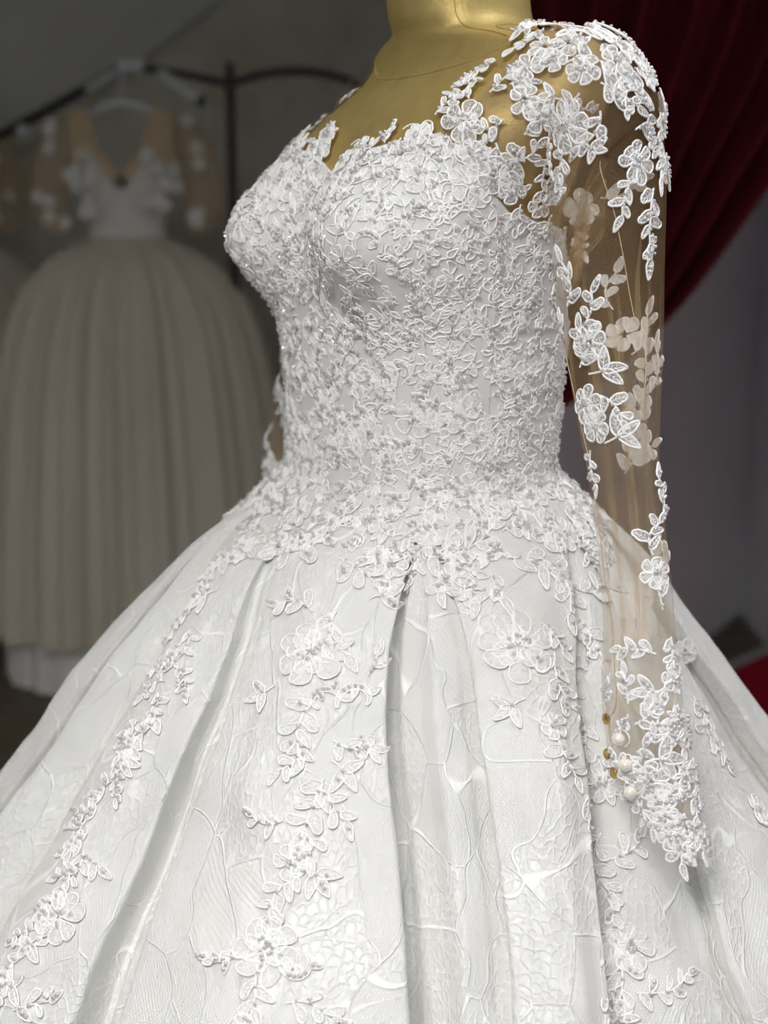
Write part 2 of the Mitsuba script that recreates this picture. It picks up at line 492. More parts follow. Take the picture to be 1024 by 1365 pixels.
def sew(holder, name, m, surf, i, j, deg, cord=0.00085, off=0.0006, fill="lace_fill", cordmat="lace_cord", side=1, lift=0.0, pearls="seed_pearl", puff=1.0):
    """Sews the motif onto the surface at grid place (i, j): the part's mesh is its embroidered ground, its sub-part the corded outline."""
    J = surf.frame(i, j, deg)
    xy, hh = [], []

    def need(q, h):
        xy.append(q.reshape(-1, 2))
        hh.append(np.broadcast_to(h, q.shape[:-1]).ravel())

    def pts(q):
        nonlocal at_
        k = int(np.prod(q.shape[:-1]))
        at_ += k
        return P[at_ - k:at_].reshape(*q.shape[:-1], 3), N[at_ - k:at_].reshape(*q.shape[:-1], 3)

    base = off + lift
    round_ = [o for o in m.petals if len(o) == 16]
    bands = [o for o in m.petals if len(o) != 16]
    G = C = None
    if round_:
        o = np.array(round_)
        c = o.mean(1, keepdims=True)
        z = (base + 0.00025 * (np.arange(len(o)) % 4))[:, None]
        G = np.concatenate([o, c + (o - c) * 0.66, c + (o - c) * 0.3, c], 1)
        zg = z + np.repeat([0, 0.0007 * puff, 0.0002 * puff, 0], [16, 16, 16, 1])[None]
        need(G, zg)
        C = o
        need(C, np.broadcast_to(z + cord * 0.6, C.shape[:2]))
    L = np.array(m.loops) if m.loops else None
    if L is not None:
        need(L, base + cord * 0.6)
    Vn = np.array(m.veins) if m.veins else None
    if Vn is not None:
        need(Vn, base + 0.0004 + 0.0006 * puff)
    for o in bands:
        need(o, base + 0.0006)
    for c, w in m.stems:
        need(c, base + cord * 0.7)
    B = np.array(m.pearls) if (pearls and m.pearls) else None
    if B is not None:
        need(B[:, :2], base + 0.0011 + B[:, 2] * 0.75)
    g = np.vstack(xy) @ J.T
    P, N = surf.ev(i + g[:, 0], j + g[:, 1])
    N = N * side
    P = P + N * np.concatenate(hh)[:, None]
    at_ = 0
    ground, cords = MB(), MB()
    a = np.arange(16)
    b = (a + 1) % 16
    f1 = np.vstack([np.stack([a + 16 * q, b + 16 * q, b + 16 * (q + 1)], 1) for q in (0, 1)] + [np.stack([a + 16 * q, b + 16 * (q + 1), a + 16 * (q + 1)], 1) for q in (0, 1)] + [np.stack([a + 32, b + 32, a * 0 + 48], 1)])
    if G is not None:
        p, _ = pts(G)
        ground.add(p, (f1[None] + 49 * np.arange(len(p))[:, None, None]).reshape(-1, 3))
        p, n = pts(C)
        cords.add(*tubes(p, n, cord, True))
    if L is not None:
        p, n = pts(L)
        cords.add(*tubes(p, n, cord, True))
    if Vn is not None:
        p, n = pts(Vn)
        cords.add(*tubes(p, n, cord * 0.42, sides=3))
    for o in bands:
        p, n = pts(o)
        k = len(o)
        q = np.arange(k // 2 - 1)
        ground.add(p, np.stack([q, q + 1, k - 2 - q, k - 1 - q], 1))
        cords.add(*tube(p, n, cord, True))
    for c, w in m.stems:
        p, n = pts(c)
        cords.add(*tube(p, n, cord * w))
    key = numbered(f"{holder}__{name}")
    ground.put(key, fill)
    cords.put(key + "__cord" if ground.n else key, cordmat)
    if B is not None:
        p, _ = pts(B[:, :2])
        mb = PEARLS.setdefault((holder, pearls), MB())
        s = B[:, 2] * rng.uniform(0.9, 1.15, len(B))
        mb.add((ICO.vertices[None] * s[:, None, None] + p[:, None]).reshape(-1, 3), (ICO.faces[None] + len(ICO.vertices) * np.arange(len(B))[:, None, None]).reshape(-1, 3))
    return key


# ------------------------------------------------------------------ the setting
def slab(key, pts, thick, mat, kind="structure"):
    """A wall, floor or ceiling: a flat polygon given counter-clockwise as seen from the room, thickened away from it."""
    p = np.array(pts, float)
    n = np.cross(p[1] - p[0], p[2] - p[0])
    n /= np.linalg.norm(n)
    k = len(p)
    v = np.vstack([p, p - n * thick])
    f = [[0, a, a + 1] for a in range(1, k - 1)] + [[k, k + a + 1, k + a] for a in range(1, k - 1)]
    for a in range(k):
        b = (a + 1) % k
        f += [[a, a + k, b], [b, a + k, b + k]]
    scene[key] = mikit.ply((v, np.array(f)), mat, smooth=False)
    if kind:
        labels[key] = {"kind": kind}


slab("floor", [(-3.2, -2.6, 0), (1.2, -2.6, 0), (1.2, 3.4, 0), (-3.2, 3.4, 0)], 0.1, "floor_wood")
slab("wall_back", [(-3.2, 3.15, 0), (1.2, 3.15, 0), (1.2, 3.15, 2.7), (-3.2, 3.15, 2.7)], 0.1, "plaster")
slab("wall_left", [(-3.2, -2.6, 0), (-3.2, 3.2, 0), (-3.2, 3.2, 2.7), (-3.2, -2.6, 2.7)], 0.1, "plaster")
slab("wall_right", [(1.14, 3.2, 0), (1.14, -2.6, 0), (1.14, -2.6, 2.7), (1.14, 3.2, 2.7)], 0.1, "grey_paint")
slab("wall_partition", [(0.22, 1.5, 0), (1.16, 3.05, 0), (1.16, 3.05, 2.7), (0.22, 1.5, 2.7)], 0.12, "grey_paint")
slab("ceiling", [(-3.2, 3.2, 2.7), (1.2, 3.2, 2.7), (1.2, -2.6, 2.7), (-3.2, -2.6, 2.7)], 0.1, "ceiling_paint")
# the sloped soffit above the rack, falling to the left
a, b = at(-60, 205, 2.55), at(235, -20, 2.55)
e = (b - a) / (b - a)[0]
lo, hi = a + e * (-3.2 - a[0]), a + e * (0.25 - a[0])
slab("ceiling_slope", [(lo[0], 3.2, lo[2]), (hi[0], 3.2, hi[2]), (hi[0], 3.115, hi[2]), (lo[0], 3.115, lo[2])], 0.9, "ceiling_paint")

# ------------------------------------------------------------------ mannequin body, in its own frame (x its left, y its back), turned to face the front left
TURN = math.radians(55)
AXIS = V(0.034, 0.0)


def to_world(p):
    p = np.asarray(p, float)
    c, s = math.cos(TURN), math.sin(TURN)
    out = p.copy()
    out[..., 0] = AXIS[0] + c * p[..., 0] + s * p[..., 1]
    out[..., 1] = AXIS[1] - s * p[..., 0] + c * p[..., 1]
    return out


#        z      half width  front   back   centre y
BODY = np.array([
    (0.900, 0.185, 0.140, 0.140, 0.000),
    (0.980, 0.160, 0.124, 0.124, 0.000),
    (1.040, 0.140, 0.114, 0.112, 0.000),
    (1.070, 0.134, 0.110, 0.104, 0.000),
    (1.120, 0.136, 0.110, 0.106, 0.002),
    (1.180, 0.140, 0.112, 0.106, 0.002),
    (1.240, 0.146, 0.112, 0.096, 0.002),
    (1.280, 0.152, 0.108, 0.086, 0.003),
    (1.320, 0.164, 0.098, 0.088, 0.006),
    (1.350, 0.176, 0.089, 0.088, 0.010),
    (1.380, 0.183, 0.074, 0.084, 0.018),
    (1.400, 0.182, 0.060, 0.080, 0.026),
    (1.415, 0.170, 0.054, 0.076, 0.032),
    (1.426, 0.158, 0.053, 0.070, 0.036),
    (1.434, 0.128, 0.055, 0.066, 0.038),
    (1.443, 0.076, 0.058, 0.064, 0.039),
    (1.458, 0.066, 0.062, 0.063, 0.038),
    (1.490, 0.064, 0.061, 0.062, 0.036),
    (1.560, 0.062, 0.059, 0.061, 0.030),
    (1.640, 0.062, 0.060, 0.061, 0.026)])
NC = 360
ROWT = np.linspace(0, len(BODY) - 1, 240)


def body_grid(extra=0.0):
    tab = spline(np.arange(len(BODY)), BODY, ROWT)
    ph = np.linspace(0, 2 * np.pi, NC, endpoint=False)
    z, hw, fr, bk, cy = (tab[:, k][:, None] for k in range(5))
    e = 2 / 2.25
    c, s = np.cos(ph)[None], np.sin(ph)[None]
    X = hw * np.sign(c) * np.abs(c) ** e
    X = X + 0.012 * np.exp(-((z - 1.39) / 0.05) ** 2) * c
    X = np.where(c < 0, X * (1 - 0.52 * np.exp(-((z - 1.404) / 0.056) ** 2)), X)
    side = np.sign(s) * np.abs(s) ** e
    Y = cy + np.where(s < 0, fr, bk) * side
    up = z - 1.268
    sg = np.where(up > 0, 0.057, 0.052)
    front = np.clip(-s * 2.2, 0, 1) ** 1.5
    for k in (-1, 1):
        lobe = np.exp(-(np.abs((X - k * 0.082) / 0.060) ** 2.2) - np.abs(up / sg) ** 2.0)
        Y = Y - 0.052 * lobe * front
        X = X + k * 0.010 * lobe * front
    P = np.stack([X, Y, np.broadcast_to(z, X.shape)], -1)
    return to_world(P)


body = body_grid()
body_s = Surf(body, True, flip=False)


# the mannequin: a gold cloth body with neck, stitched seams and a neck cap
GOWN, MANNEQUIN = "bridal_gown", "mannequin"
labels[MANNEQUIN] = {"label": "gold fabric-covered mannequin torso wearing the white bridal gown", "category": "mannequin"}
labels[GOWN] = {"label": "white satin ball gown with beaded lace bodice and sheer long sleeves on the gold mannequin", "category": "wedding dress"}
R_NECK = int(np.argmin(np.abs(body[:, 0, 2] - 1.447)))
mb = MB()
mb.add(body.reshape(-1, 3), grid_faces(*body.shape[:2], True))
for row, order in ((0, 1), (len(body) - 1, -1)):
    c = body[row].mean(0)
    q = np.arange(NC)
    mb.add(np.vstack([body[row], c]), np.stack([np.roll(q, -1), q, np.full(NC, NC)], 1)[:, ::order])
mb.put(MANNEQUIN + "__body", "gold_cloth", smooth=40)


def body_path(rc, n, off=0.0008):
    rc = np.asarray(rc, float)
    t = np.linspace(0, len(rc) - 1, n)
    return body_s.ev(spline(np.arange(len(rc)), rc[:, 0], t), spline(np.arange(len(rc)), rc[:, 1], t))


# the neck seam: low at the front, rising to the sides
cols = np.arange(0, 361, 10)
rows_z = 1.4455 - 0.044 * np.clip(-np.sin(np.radians(cols)), 0, 1) ** 2
rowmap = lambda z: np.interp(z, body[:, 0, 2], np.arange(len(body)))
p, n = body_path(np.stack([rowmap(rows_z), cols], 1), 220)
mb = MB()
mb.add(*tube(p, n, 0.0011, sides=6))
mb.put(MANNEQUIN + "__neck_seam", "gold_cloth")
mb = MB()
for k in range(0, 219, 2):
    d = np.cross(n[k], p[k + 1] - p[k])
    d /= np.linalg.norm(d)
    mb.add(*tube(np.stack([p[k] - d * 0.0016, p[k] + n[k] * 0.0012, p[k] + d * 0.0016]), np.stack([n[k]] * 3), 0.0003, sides=4))
mb.put(MANNEQUIN + "__stitches", "gold_thread")
labels[MANNEQUIN + "__stitches"] = {"kind": "stuff"}
for c in (320, 90, 220):                                             # upright seams of the neck and chest
    p, n = body_path([(rowmap(1.43), c - 2), (rowmap(1.50), c), (rowmap(1.63), c + 2)], 40)
    mb = MB()
    mb.add(*tube(p, n, 0.0008, sides=6))
    mb.put(numbered(MANNEQUIN + "__side_seam"), "gold_cloth")
mb = MB()
top = body[-1]
c = top.mean(0)
cap = [c + (top - c) * q + V(0, 0, h) for q, h in ((1.02, -0.006), (1.03, 0.0), (0.98, 0.012), (0.6, 0.02), (0.15, 0.023))]
mb.add(np.array(cap).reshape(-1, 3), grid_faces(5, NC, True))
k = trimesh.creation.icosphere(subdivisions=2, radius=0.018)
mb.add(k.vertices + c + V(0, 0, 0.036), k.faces)
mb.put(MANNEQUIN + "__neck_cap", "gold_cloth")
pole = capped_rod(V(*AXIS, 0.03), V(*AXIS, 0.95), 0.016, 24)
mb = MB()
mb.add(*pole)
mb.put(MANNEQUIN + "__pole", "rack_paint", smooth=40)
disc = trimesh.creation.cylinder(radius=0.19, height=0.02, sections=48)
disc.apply_translation((*AXIS, 0.027))
scene[MANNEQUIN + "__base"] = mikit.ply(disc, "rack_paint", smooth=40)

# ------------------------------------------------------------------ bodice
EDGE = [(430, 236), (470, 208), (530, 190), (590, 180), (612, 200), (640, 240), (680, 285), (728, 326)]
pk = [body_s.pick(*e) for e in EDGE]
front = sorted((j, i) for i, j in pk)
fc = np.array([j for j, i in front], float)
fr = np.array([i for j, i in front], float)
fr[0] = fr[0]
edge_c = np.concatenate([540 - fc[::-1][:-1], fc[fc >= 270] if fc[0] < 270 else fc])
edge_r = np.concatenate([fr[::-1][:-1], fr[fc >= 270] if fc[0] < 270 else fr])
o = np.argsort(edge_c)
edge_c, edge_r = edge_c[o], edge_r[o]
back_row = rowmap(1.275)
ec = np.concatenate([[edge_c[-1] - 360, 20, 90, 160], edge_c, [380]])
er = np.concatenate([[edge_r[-1], back_row, back_row - 6, back_row], edge_r, [back_row]])
o = np.argsort(ec)
top_row = np.interp(np.arange(NC), ec[o], er[o])
R0 = rowmap(1.036)
t = np.linspace(0, 1, 130)[:, None]
I, J = R0 + (top_row[None] - R0) * t, np.broadcast_to(np.arange(NC)[None], (130, NC))
p, n = body_s.ev(I, J.astype(float))
bod = p + n * 0.0040
lip = body_s.ev(top_row, np.arange(NC, dtype=float))[0]
bod_full = np.concatenate([bod, lip[None]])
arc = np.cumsum(np.linalg.norm(np.roll(bod[60], -1, 0) - bod[60], axis=1))
uv = np.stack([np.broadcast_to(arc[None], (131, NC)), bod_full[:, :, 2]], -1).reshape(-1, 2)
scene[GOWN + "__bodice"] = mikit.ply((bod_full.reshape(-1, 3), grid_faces(131, NC, True)), "bodice_satin", smooth=True, uv=uv)
for c in (296, 318, 345, 244, 222, 195):                             # princess seams
    pts, nn = body_path([(R0 + 2, c), ((R0 + top_row[c % 360]) / 2, c + 2), (top_row[c % 360] - 2, c + (3 if c > 270 else -3))], 50)
    mb = MB()
    mb.add(*tube(pts + nn * 0.0041, nn, 0.0007, sides=6))
    mb.put(numbered(GOWN + "__bodice_seam"), "bodice_satin")

# the sheer yoke over the shoulders
YOKE = [(596, 168), (640, 126), (676, 88), (700, 56)]
yk = [body_s.pick(*e) for e in YOKE]
yc = np.array([j for i, j in yk], float)
yr = np.array([i for i, j in yk], float)
o = np.argsort(yc)
yc, yr = yc[o], yr[o]
cols = np.linspace(yc[0], 400, 120)
hi = np.interp(cols, np.concatenate([yc, [360, 400]]), np.concatenate([yr, [rowmap(1.438), rowmap(1.438)]]))
lo = np.minimum(np.interp(np.mod(cols, 360), np.arange(NC), top_row), hi - 1)
t = np.linspace(0, 1, 50)[:, None]
for m in (1, -1):
    jj = np.broadcast_to(cols if m == 1 else 540 - cols, (50, 120))
    p, n = body_s.ev(lo[None] + (hi - lo)[None] * t, jj.astype(float))
    scene[numbered(GOWN + "__yoke")] = mikit.ply(((p + n * 0.003).reshape(-1, 3), grid_faces(50, 120)), "yoke_tulle", smooth=True)

# ------------------------------------------------------------------ skirt
PROFILE = np.array([(1.052, 0.122), (1.036, 0.140), (1.020, 0.158), (1.000, 0.182), (0.973, 0.211), (0.947, 0.232), (0.907, 0.262), (0.855, 0.302), (0.810, 0.332), (0.741, 0.387),
                    (0.700, 0.418), (0.600, 0.480), (0.450, 0.556), (0.200, 0.650), (0.022, 0.705)])
leng = np.concatenate([[0], np.cumsum(np.linalg.norm(np.diff(PROFILE, axis=0), axis=1))])
SROWS = np.concatenate([np.linspace(0, 0.62, 230)[:-1], np.linspace(0.62, leng[-1], 60)])
prof = spline(leng, PROFILE, SROWS)
SZ, SR = prof[:, 0], prof[:, 1]
NSR = len(SROWS)
w_body = np.clip((SZ - 0.985) / 0.06, 0, 1)
w_body = w_body * w_body * (3 - 2 * w_body)


def skirt_centre(z):
    return V(0.032, 0.0)[None] + np.stack([-0.010 * np.clip((1.0 - z) / 0.1, 0, 1), 0 * z], -1)


def base_radius(psi, row):
    """The smooth skirt's radius: round below, following the waist above."""
    z = SZ[row]
    ring = body[int(round(rowmap(z)))] if z > 0.9 else body[0]
    d = ring[:, :2] - skirt_centre(np.array([z]))[0]
    a = np.arctan2(d[:, 0], -d[:, 1])
    o = np.argsort(a)
    rb = np.interp(psi, a[o], np.linalg.norm(d, axis=1)[o], period=2 * np.pi)
    return SR[row] * (1 - w_body[row]) + (rb + 0.0035 + max(0, SR[row] - 0.122) * 0.8) * w_body[row]


def skirt_pt(psi, r, row):
    c = skirt_centre(np.array([SZ[row]]))[0]
    return np.stack([c[0] + r * np.sin(psi), c[1] - r * np.cos(psi), np.full(np.shape(psi), SZ[row])], -1)


psi0 = np.linspace(-np.pi, np.pi, 721)[:-1]
smooth_skirt = Surf(np.stack([skirt_pt(psi0, base_radius(psi0, r), r) for r in range(NSR)]), True)

# fold lines where the photograph shows them: +1 the panel on the left lies over, -1 the panel on the right lies over, 0 a soft valley
FOLDS = [(0, [(318, 690), (240, 800), (170, 905), (60, 1090), (0, 1200)], 0.7),
         (1, [(366, 722), (328, 790), (310, 855), (283, 930), (228, 1060), (168, 1200), (108, 1360)], 0.75),
         (-1, [(377, 735), (352, 840), (318, 930), (270, 1060), (225, 1180), (165, 1360)], 0.75),
         (1, [(556, 703), (538, 775), (518, 860), (513, 950), (520, 1040), (531, 1130), (540, 1250), (546, 1360)], 1.1),
         (-1, [(590, 745), (618, 850), (633, 940), (648, 1050), (663, 1150), (678, 1300), (683, 1360)], 0.8),
         (1, [(752, 720), (766, 800), (768, 900), (775, 1010), (790, 1180), (808, 1360)], 0.7),
         (-1, [(800, 760), (838, 900), (880, 1030), (938, 1169), (971, 1292), (992, 1360)], 0.7),
         (1, [(850, 780), (905, 885), (945, 975), (990, 1045), (1022, 1100)], 1.0)]
fold_psi, fold_kind, fold_amp = [], [], []
for kind, pts, amp in FOLDS:
    ij = [smooth_skirt.pick(*q) for q in pts]
    ii, ps = np.array([i for i, j in ij], float), psi0[[j for i, j in ij]]
    o = np.argsort(ii)
    fold_psi.append(np.interp(np.arange(NSR), ii[o], ps[o]))
    fold_kind.append(kind)
    fold_amp.append(amp)
lo_psi, hi_psi = fold_psi[0][120], fold_psi[-1][120]
rest = np.linspace(hi_psi, lo_psi + 2 * np.pi, 16)[1:-1]
for k, a in enumerate(rest):                                        # the same pleats go on round the back
    fold_psi.append(np.full(NSR, a + 0.04 * math.sin(k * 2.3)))
    fold_kind.append((-1, 1)[k % 2])
    fold_amp.append(0.9)
nf = len(fold_psi)
FP = np.stack(fold_psi)
for k in range(1, nf):                                              # keep them in order
    FP[k] = np.maximum(FP[k], FP[k - 1] + 0.05)
amp_s = spline([0, 0.035, 0.09, 0.2, 0.35, 0.6, leng[-1]], [0.0, 0.002, 0.011, 0.030, 0.044, 0.052, 0.06], SROWS)


def ring_controls(row):
    d = amp_s[row]
    r = SR[row]
    out = []
    for k in range(nf):
        a, kind, q = FP[k, row], fold_kind[k], fold_amp[k]
        prev = FP[k - 1, row] - (2 * np.pi if k == 0 else 0)
        nxt = FP[(k + 1) % nf, row] + (2 * np.pi if k == nf - 1 else 0)
        gl, gr = a - prev, nxt - a
        ov = min(0.012 / r * (d / 0.016), 0.25 * gl, 0.25 * gr) * q
        e = min(0.0035 / r, 0.12 * gl, 0.12 * gr)
        if kind == 0:
            out += [(a - 0.42 * gl, 0.5 * d), (a - 0.2 * gl, 0.1 * d * q), (a - 0.06 * gl, -0.5 * d * q), (a, -0.62 * d * q), (a + 0.06 * gr, -0.5 * d * q), (a + 0.2 * gr, 0.1 * d * q), (a + 0.4 * gr, 0.45 * d)]
            continue
        dd = d * (1.15 if kind > 0 else 0.65)
        seq = [(-0.40 * (gl if kind > 0 else gr), 0.50 * d), (-0.16 * (gl if kind > 0 else gr), 0.34 * d * q), (-2.0 * e, 0.27 * d * q), (-0.4 * e, 0.22 * d * q), (0.0, 0.10 * d * q), (-0.35 * ov, -0.34 * d * q),
               (-0.8 * ov, -0.72 * dd * q), (-0.55 * ov, -0.95 * dd * q), (0.9 * e + 0.1 * ov, -0.96 * dd * q), (0.16 * (gr if kind > 0 else gl), -0.80 * dd * q), (0.40 * (gr if kind > 0 else gl), -0.52 * dd * q)]
        if kind < 0:
            seq = [(-x, y) for x, y in seq][::-1]
        out += [(a + x, y) for x, y in seq]
    return np.array(out)


ref = ring_controls(150)
seg = np.hypot(np.diff(np.append(ref[:, 0], ref[0, 0] + 2 * np.pi)) * SR[150], np.diff(np.append(ref[:, 1], ref[0, 1])))
vis = (ref[:, 0] < 1.7)
cnt = np.maximum(2, np.ceil(seg / np.where(vis, 0.0022, 0.007))).astype(int)
par = np.concatenate([k + np.arange(c) / c for k, c in enumerate(cnt)])
NSC = len(par)
from scipy.interpolate import PchipInterpolator
sk = np.zeros((NSR, NSC, 3))
for row in range(NSR):
    c = ring_controls(row)
    c3 = np.vstack([c[-3:] - [2 * np.pi, 0], c, c[:4] + [2 * np.pi, 0]])
    q = PchipInterpolator(np.arange(-3, len(c) + 4), c3)(par)
    psi, dr_ = q[:, 0], q[:, 1]
    R = base_radius((psi + np.pi) % (2 * np.pi) - np.pi, row) + dr_
    sk[row] = skirt_pt(psi, R, row)
nz = meshkit.fbm(sk * V(14, 14, 7), 3, seed=3) - 0.5
nz2 = meshkit.fbm(sk * V(34, 34, 12), 2, seed=9) - 0.5
rad = sk - np.concatenate([skirt_centre(SZ), SZ[:, None]], 1)[:, None]
rad[..., 2] = 0
rad /= np.linalg.norm(rad, axis=2, keepdims=True)
fade = np.clip(SROWS / 0.25, 0, 1)[:, None, None]
sk = sk + rad * (nz * 0.016 + nz2 * 0.005)[..., None] * fade
# the outermost fabric all round, on which the lace is laid
NE = 900
psi_e = (np.arange(NE) + 0.5) / NE * 2 * np.pi - np.pi
env = np.zeros((NSR, NE, 3))
for row in range(NSR):
    c = skirt_centre(SZ[row:row + 1])[0]
    q = sk[row, :, :2] - c
    a, rr_ = np.arctan2(q[:, 0], -q[:, 1]), np.linalg.norm(q, axis=1)
    a2, r2 = np.roll(a, -1), np.roll(rr_, -1)
    da = (a2 - a + np.pi) % (2 * np.pi) - np.pi
    f = np.linspace(0, 1, 6, endpoint=False)
    aa, r3 = (a[:, None] + da[:, None] * f).ravel(), (rr_[:, None] + (r2 - rr_)[:, None] * f).ravel()
    k = np.floor((aa + np.pi) / (2 * np.pi) * NE).astype(int) % NE
    e = np.zeros(NE)
    np.maximum.at(e, k, r3)
    good = e > 0
    e = np.interp(psi_e, psi_e[good], e[good], period=2 * np.pi)
    e = np.maximum(e, (np.roll(e, 1) + e + np.roll(e, -1)) / 3)
    env[row] = np.stack([c[0] + e * np.sin(psi_e), c[1] - e * np.cos(psi_e), np.full(NE, SZ[row])], -1)
for _ in range(2):
    env[..., :2] = np.where(np.ones((1, NE, 1), bool), (np.roll(env, 1, 1) + 2 * env + np.roll(env, -1, 1))[..., :2] / 4, 0)
skirt_s = Surf(env, True)
arc = np.concatenate([[0], np.cumsum(np.linalg.norm(np.diff(sk[150], axis=0), axis=1))])
uv = np.stack([np.broadcast_to(arc[None] * 0.9, (NSR, NSC)), np.broadcast_to(SROWS[:, None], (NSR, NSC))], -1).reshape(-1, 2)
scene[GOWN + "__skirt"] = mikit.ply((sk.reshape(-1, 3), grid_faces(NSR, NSC, True)), "skirt_lace", smooth=True, uv=uv)

# ------------------------------------------------------------------ sleeves of sheer tulle
#          left edge    right edge  depth   half depth
STATIONS = [((742, 170), (793, 38), -0.135, 0.070),
            ((731, 240), (846, 72), -0.140, 0.075),
            ((731, 300), (882, 150), -0.145, 0.072),
            ((736, 350), (888, 240), -0.155, 0.062),
            ((745, 430), (886, 340), -0.165, 0.055),
            ((757, 500), (883, 450), -0.180, 0.050),
            ((773, 575), (880, 545), -0.195, 0.046),
            ((788, 645), (880, 625), -0.210, 0.043),
            ((799, 725), (888, 710), -0.228, 0.040),
            ((806, 830), (899, 820), -0.250, 0.036),
            ((803, 925), (908, 915), -0.268, 0.034),
            ((812, 1010), (918, 1005), -0.282, 0.033),
            ((832, 1070), (928, 1070), -0.292, 0.032),
            ((856, 1130), (938, 1130), -0.302, 0.031),
            ((878, 1200), (948, 1200), -0.312, 0.030)]      # the last stations only carry the lace that hangs past the hem
NTH = 168
th = np.linspace(0, 2 * np.pi, NTH, endpoint=False)


def sleeve_grid(folded=True):
    C, A, H = [], [], []
    for l, r, y, h in STATIONS:
        pl, pr = at(*l, y), at(*r, y)
        C.append((pl + pr) / 2)
        A.append((pr - pl) / 2)
        H.append(h)
    t = np.linspace(0, len(C) - 1, 200)
    C, A, H = spline(np.arange(len(C)), C, t), spline(np.arange(len(A)), A, t), spline(np.arange(len(H)), H, t)
    D = np.gradient(C, axis=0)
    B = np.cross(D, A)
    B /= np.linalg.norm(B, axis=1, keepdims=True)
    B *= np.where(B[:, 1:2] > 0, -1, 1)
    g = th[None] + 0 * t[:, None]
    if not folded:                                                     # the same sleeve drawn smooth, on which the lace is laid
        return C[:, None] + A[:, None] * np.cos(g)[..., None] + B[:, None] * H[:, None, None] * np.sin(g)[..., None], t
    k = np.clip((t[:, None] - 2) / 3, 0, 1)                            # folds of the empty sleeve
    for c0, w, a in ((1.05, 0.12, 0.24), (1.62, 0.09, 0.17), (2.15, 0.10, 0.21), (2.75, 0.11, 0.22), (0.45, 0.09, 0.16), (3.7, 0.1, 0.2), (4.3, 0.12, 0.25), (4.9, 0.1, 0.2), (5.5, 0.1, 0.2)):
        c1 = c0 + 0.06 * np.sin(t[:, None] * 0.9 + c0 * 3)
        u = (g - c1) / w
        g = g - a * k * u * np.exp(-0.5 * u * u) * 1.35
    s = 1 + 0.05 * k * np.sin(3 * th[None] + t[:, None] * 0.5) * 0.6 + 0.02 * k * np.sin(7 * th[None] + 1.3 * t[:, None])
    return C[:, None] + (A[:, None] * np.cos(g)[..., None] + B[:, None] * H[:, None, None] * np.sin(g)[..., None]) * s[..., None], t


sl, slt = sleeve_grid()
fold_s = Surf(sl, True)
smooth_sl = sleeve_grid(False)[0]
sleeve_s = Surf(smooth_sl, True)
sl_arc = np.cumsum(np.linalg.norm(np.gradient(sl.mean(1), axis=0), axis=1))
HEM = int(np.searchsorted(slt, 11.8))
uv = np.stack([np.broadcast_to(th[None] * 0.048, (HEM, NTH)), np.broadcast_to(sl_arc[:HEM, None], (HEM, NTH))], -1).reshape(-1, 2)
hem_row = (12.05 + 0.62 * np.cos(th) + 0.10 * np.sin(5 * th)) / slt[-1] * (len(slt) - 1)       # the hem slants down to the back of the wrist
hem = fold_s.ev(np.linspace(0, 1, HEM)[:, None] * hem_row[None], np.broadcast_to(np.arange(NTH, dtype=float)[None], (HEM, NTH)))[0]
scene[GOWN + "__sleeve"] = mikit.ply((hem.reshape(-1, 3), grid_faces(HEM, NTH, True)), "tulle", smooth=True, uv=uv)

# the other sleeve hangs beyond the bodice: the same sleeve mirrored across the body
mid = np.array([*AXIS, 0.0])
lat = V(math.cos(TURN), -math.sin(TURN), 0)


def mirrored(p):
    d = (p - mid) @ lat
    return p - 2 * d[..., None] * lat


fx = spline([0, 3, 6, 8, 12], [0.075, 0.06, 0.032, 0.035, 0.05], np.clip(slt, 0, 12))
far = mirrored(sl) + fx[:, None, None] * RIGHT
far_s = Surf(mirrored(smooth_sl) + fx[:, None, None] * RIGHT, True)
COUNT[GOWN + "__sleeve"] = 1
scene[numbered(GOWN + "__sleeve")] = mikit.ply((far[:HEM].reshape(-1, 3), grid_faces(HEM, NTH, True)[:, ::-1]), "tulle", smooth=True, uv=uv)

# seams of the sleeve, and the gathered tulle under the arm
for pts in ([(742, 420), (768, 545), (799, 725), (815, 830), (822, 925), (814, 950)], [(800, 215), (822, 300), (835, 370), (846, 430)]):
    ij = np.array([sleeve_s.pick(*q) for q in pts], float)
    t = np.linspace(0, len(ij) - 1, 70)
    p, n = sleeve_s.ev(spline(np.arange(len(ij)), ij[:, 0], t), spline(np.arange(len(ij)), ij[:, 1], t))
    mb = MB()
    mb.add(*tube(p + n * 0.0004, n, 0.00045, sides=5))
    mb.put(numbered(GOWN + "__sleeve_seam"), "seam_thread")
for k, (x0, y0, x1, y1, wd) in enumerate([(738, 330, 812, 238, 52), (742, 372, 770, 285, 40)]):
    i0, j0 = sleeve_s.pick(x0, y0)
    i1, j1 = sleeve_s.pick(x1, y1)
    u, v = np.meshgrid(np.linspace(0, 1, 90), np.linspace(-1, 1, 70), indexing="ij")
    p, n = sleeve_s.ev(i0 + (i1 - i0) * u + 9 * v * (0.6 + 0.4 * u), j0 + (j1 - j0) * u + 7 * v)
    wr = meshkit.fbm(np.stack([u * 2.5, v * 6, 0 * u + k], -1), 3, seed=4) - 0.5
    p = p + n * (-0.012 + 0.022 * wr + 0.004 * np.sin(v * 14 + 5 * wr))[..., None]
    scene[numbered(GOWN + "__underarm_gather")] = mikit.ply((p.reshape(-1, 3), grid_faces(90, 70)), "tulle_gather", smooth=True)

# ------------------------------------------------------------------ lace: bodice, shoulders, waist, skirt trails, sleeve
def px_len(surf, i, j, px):
    """A length in the photograph's pixels as metres at that place."""
    return px * float((surf.P[i, j] - CAM) @ FWD) / FOCAL


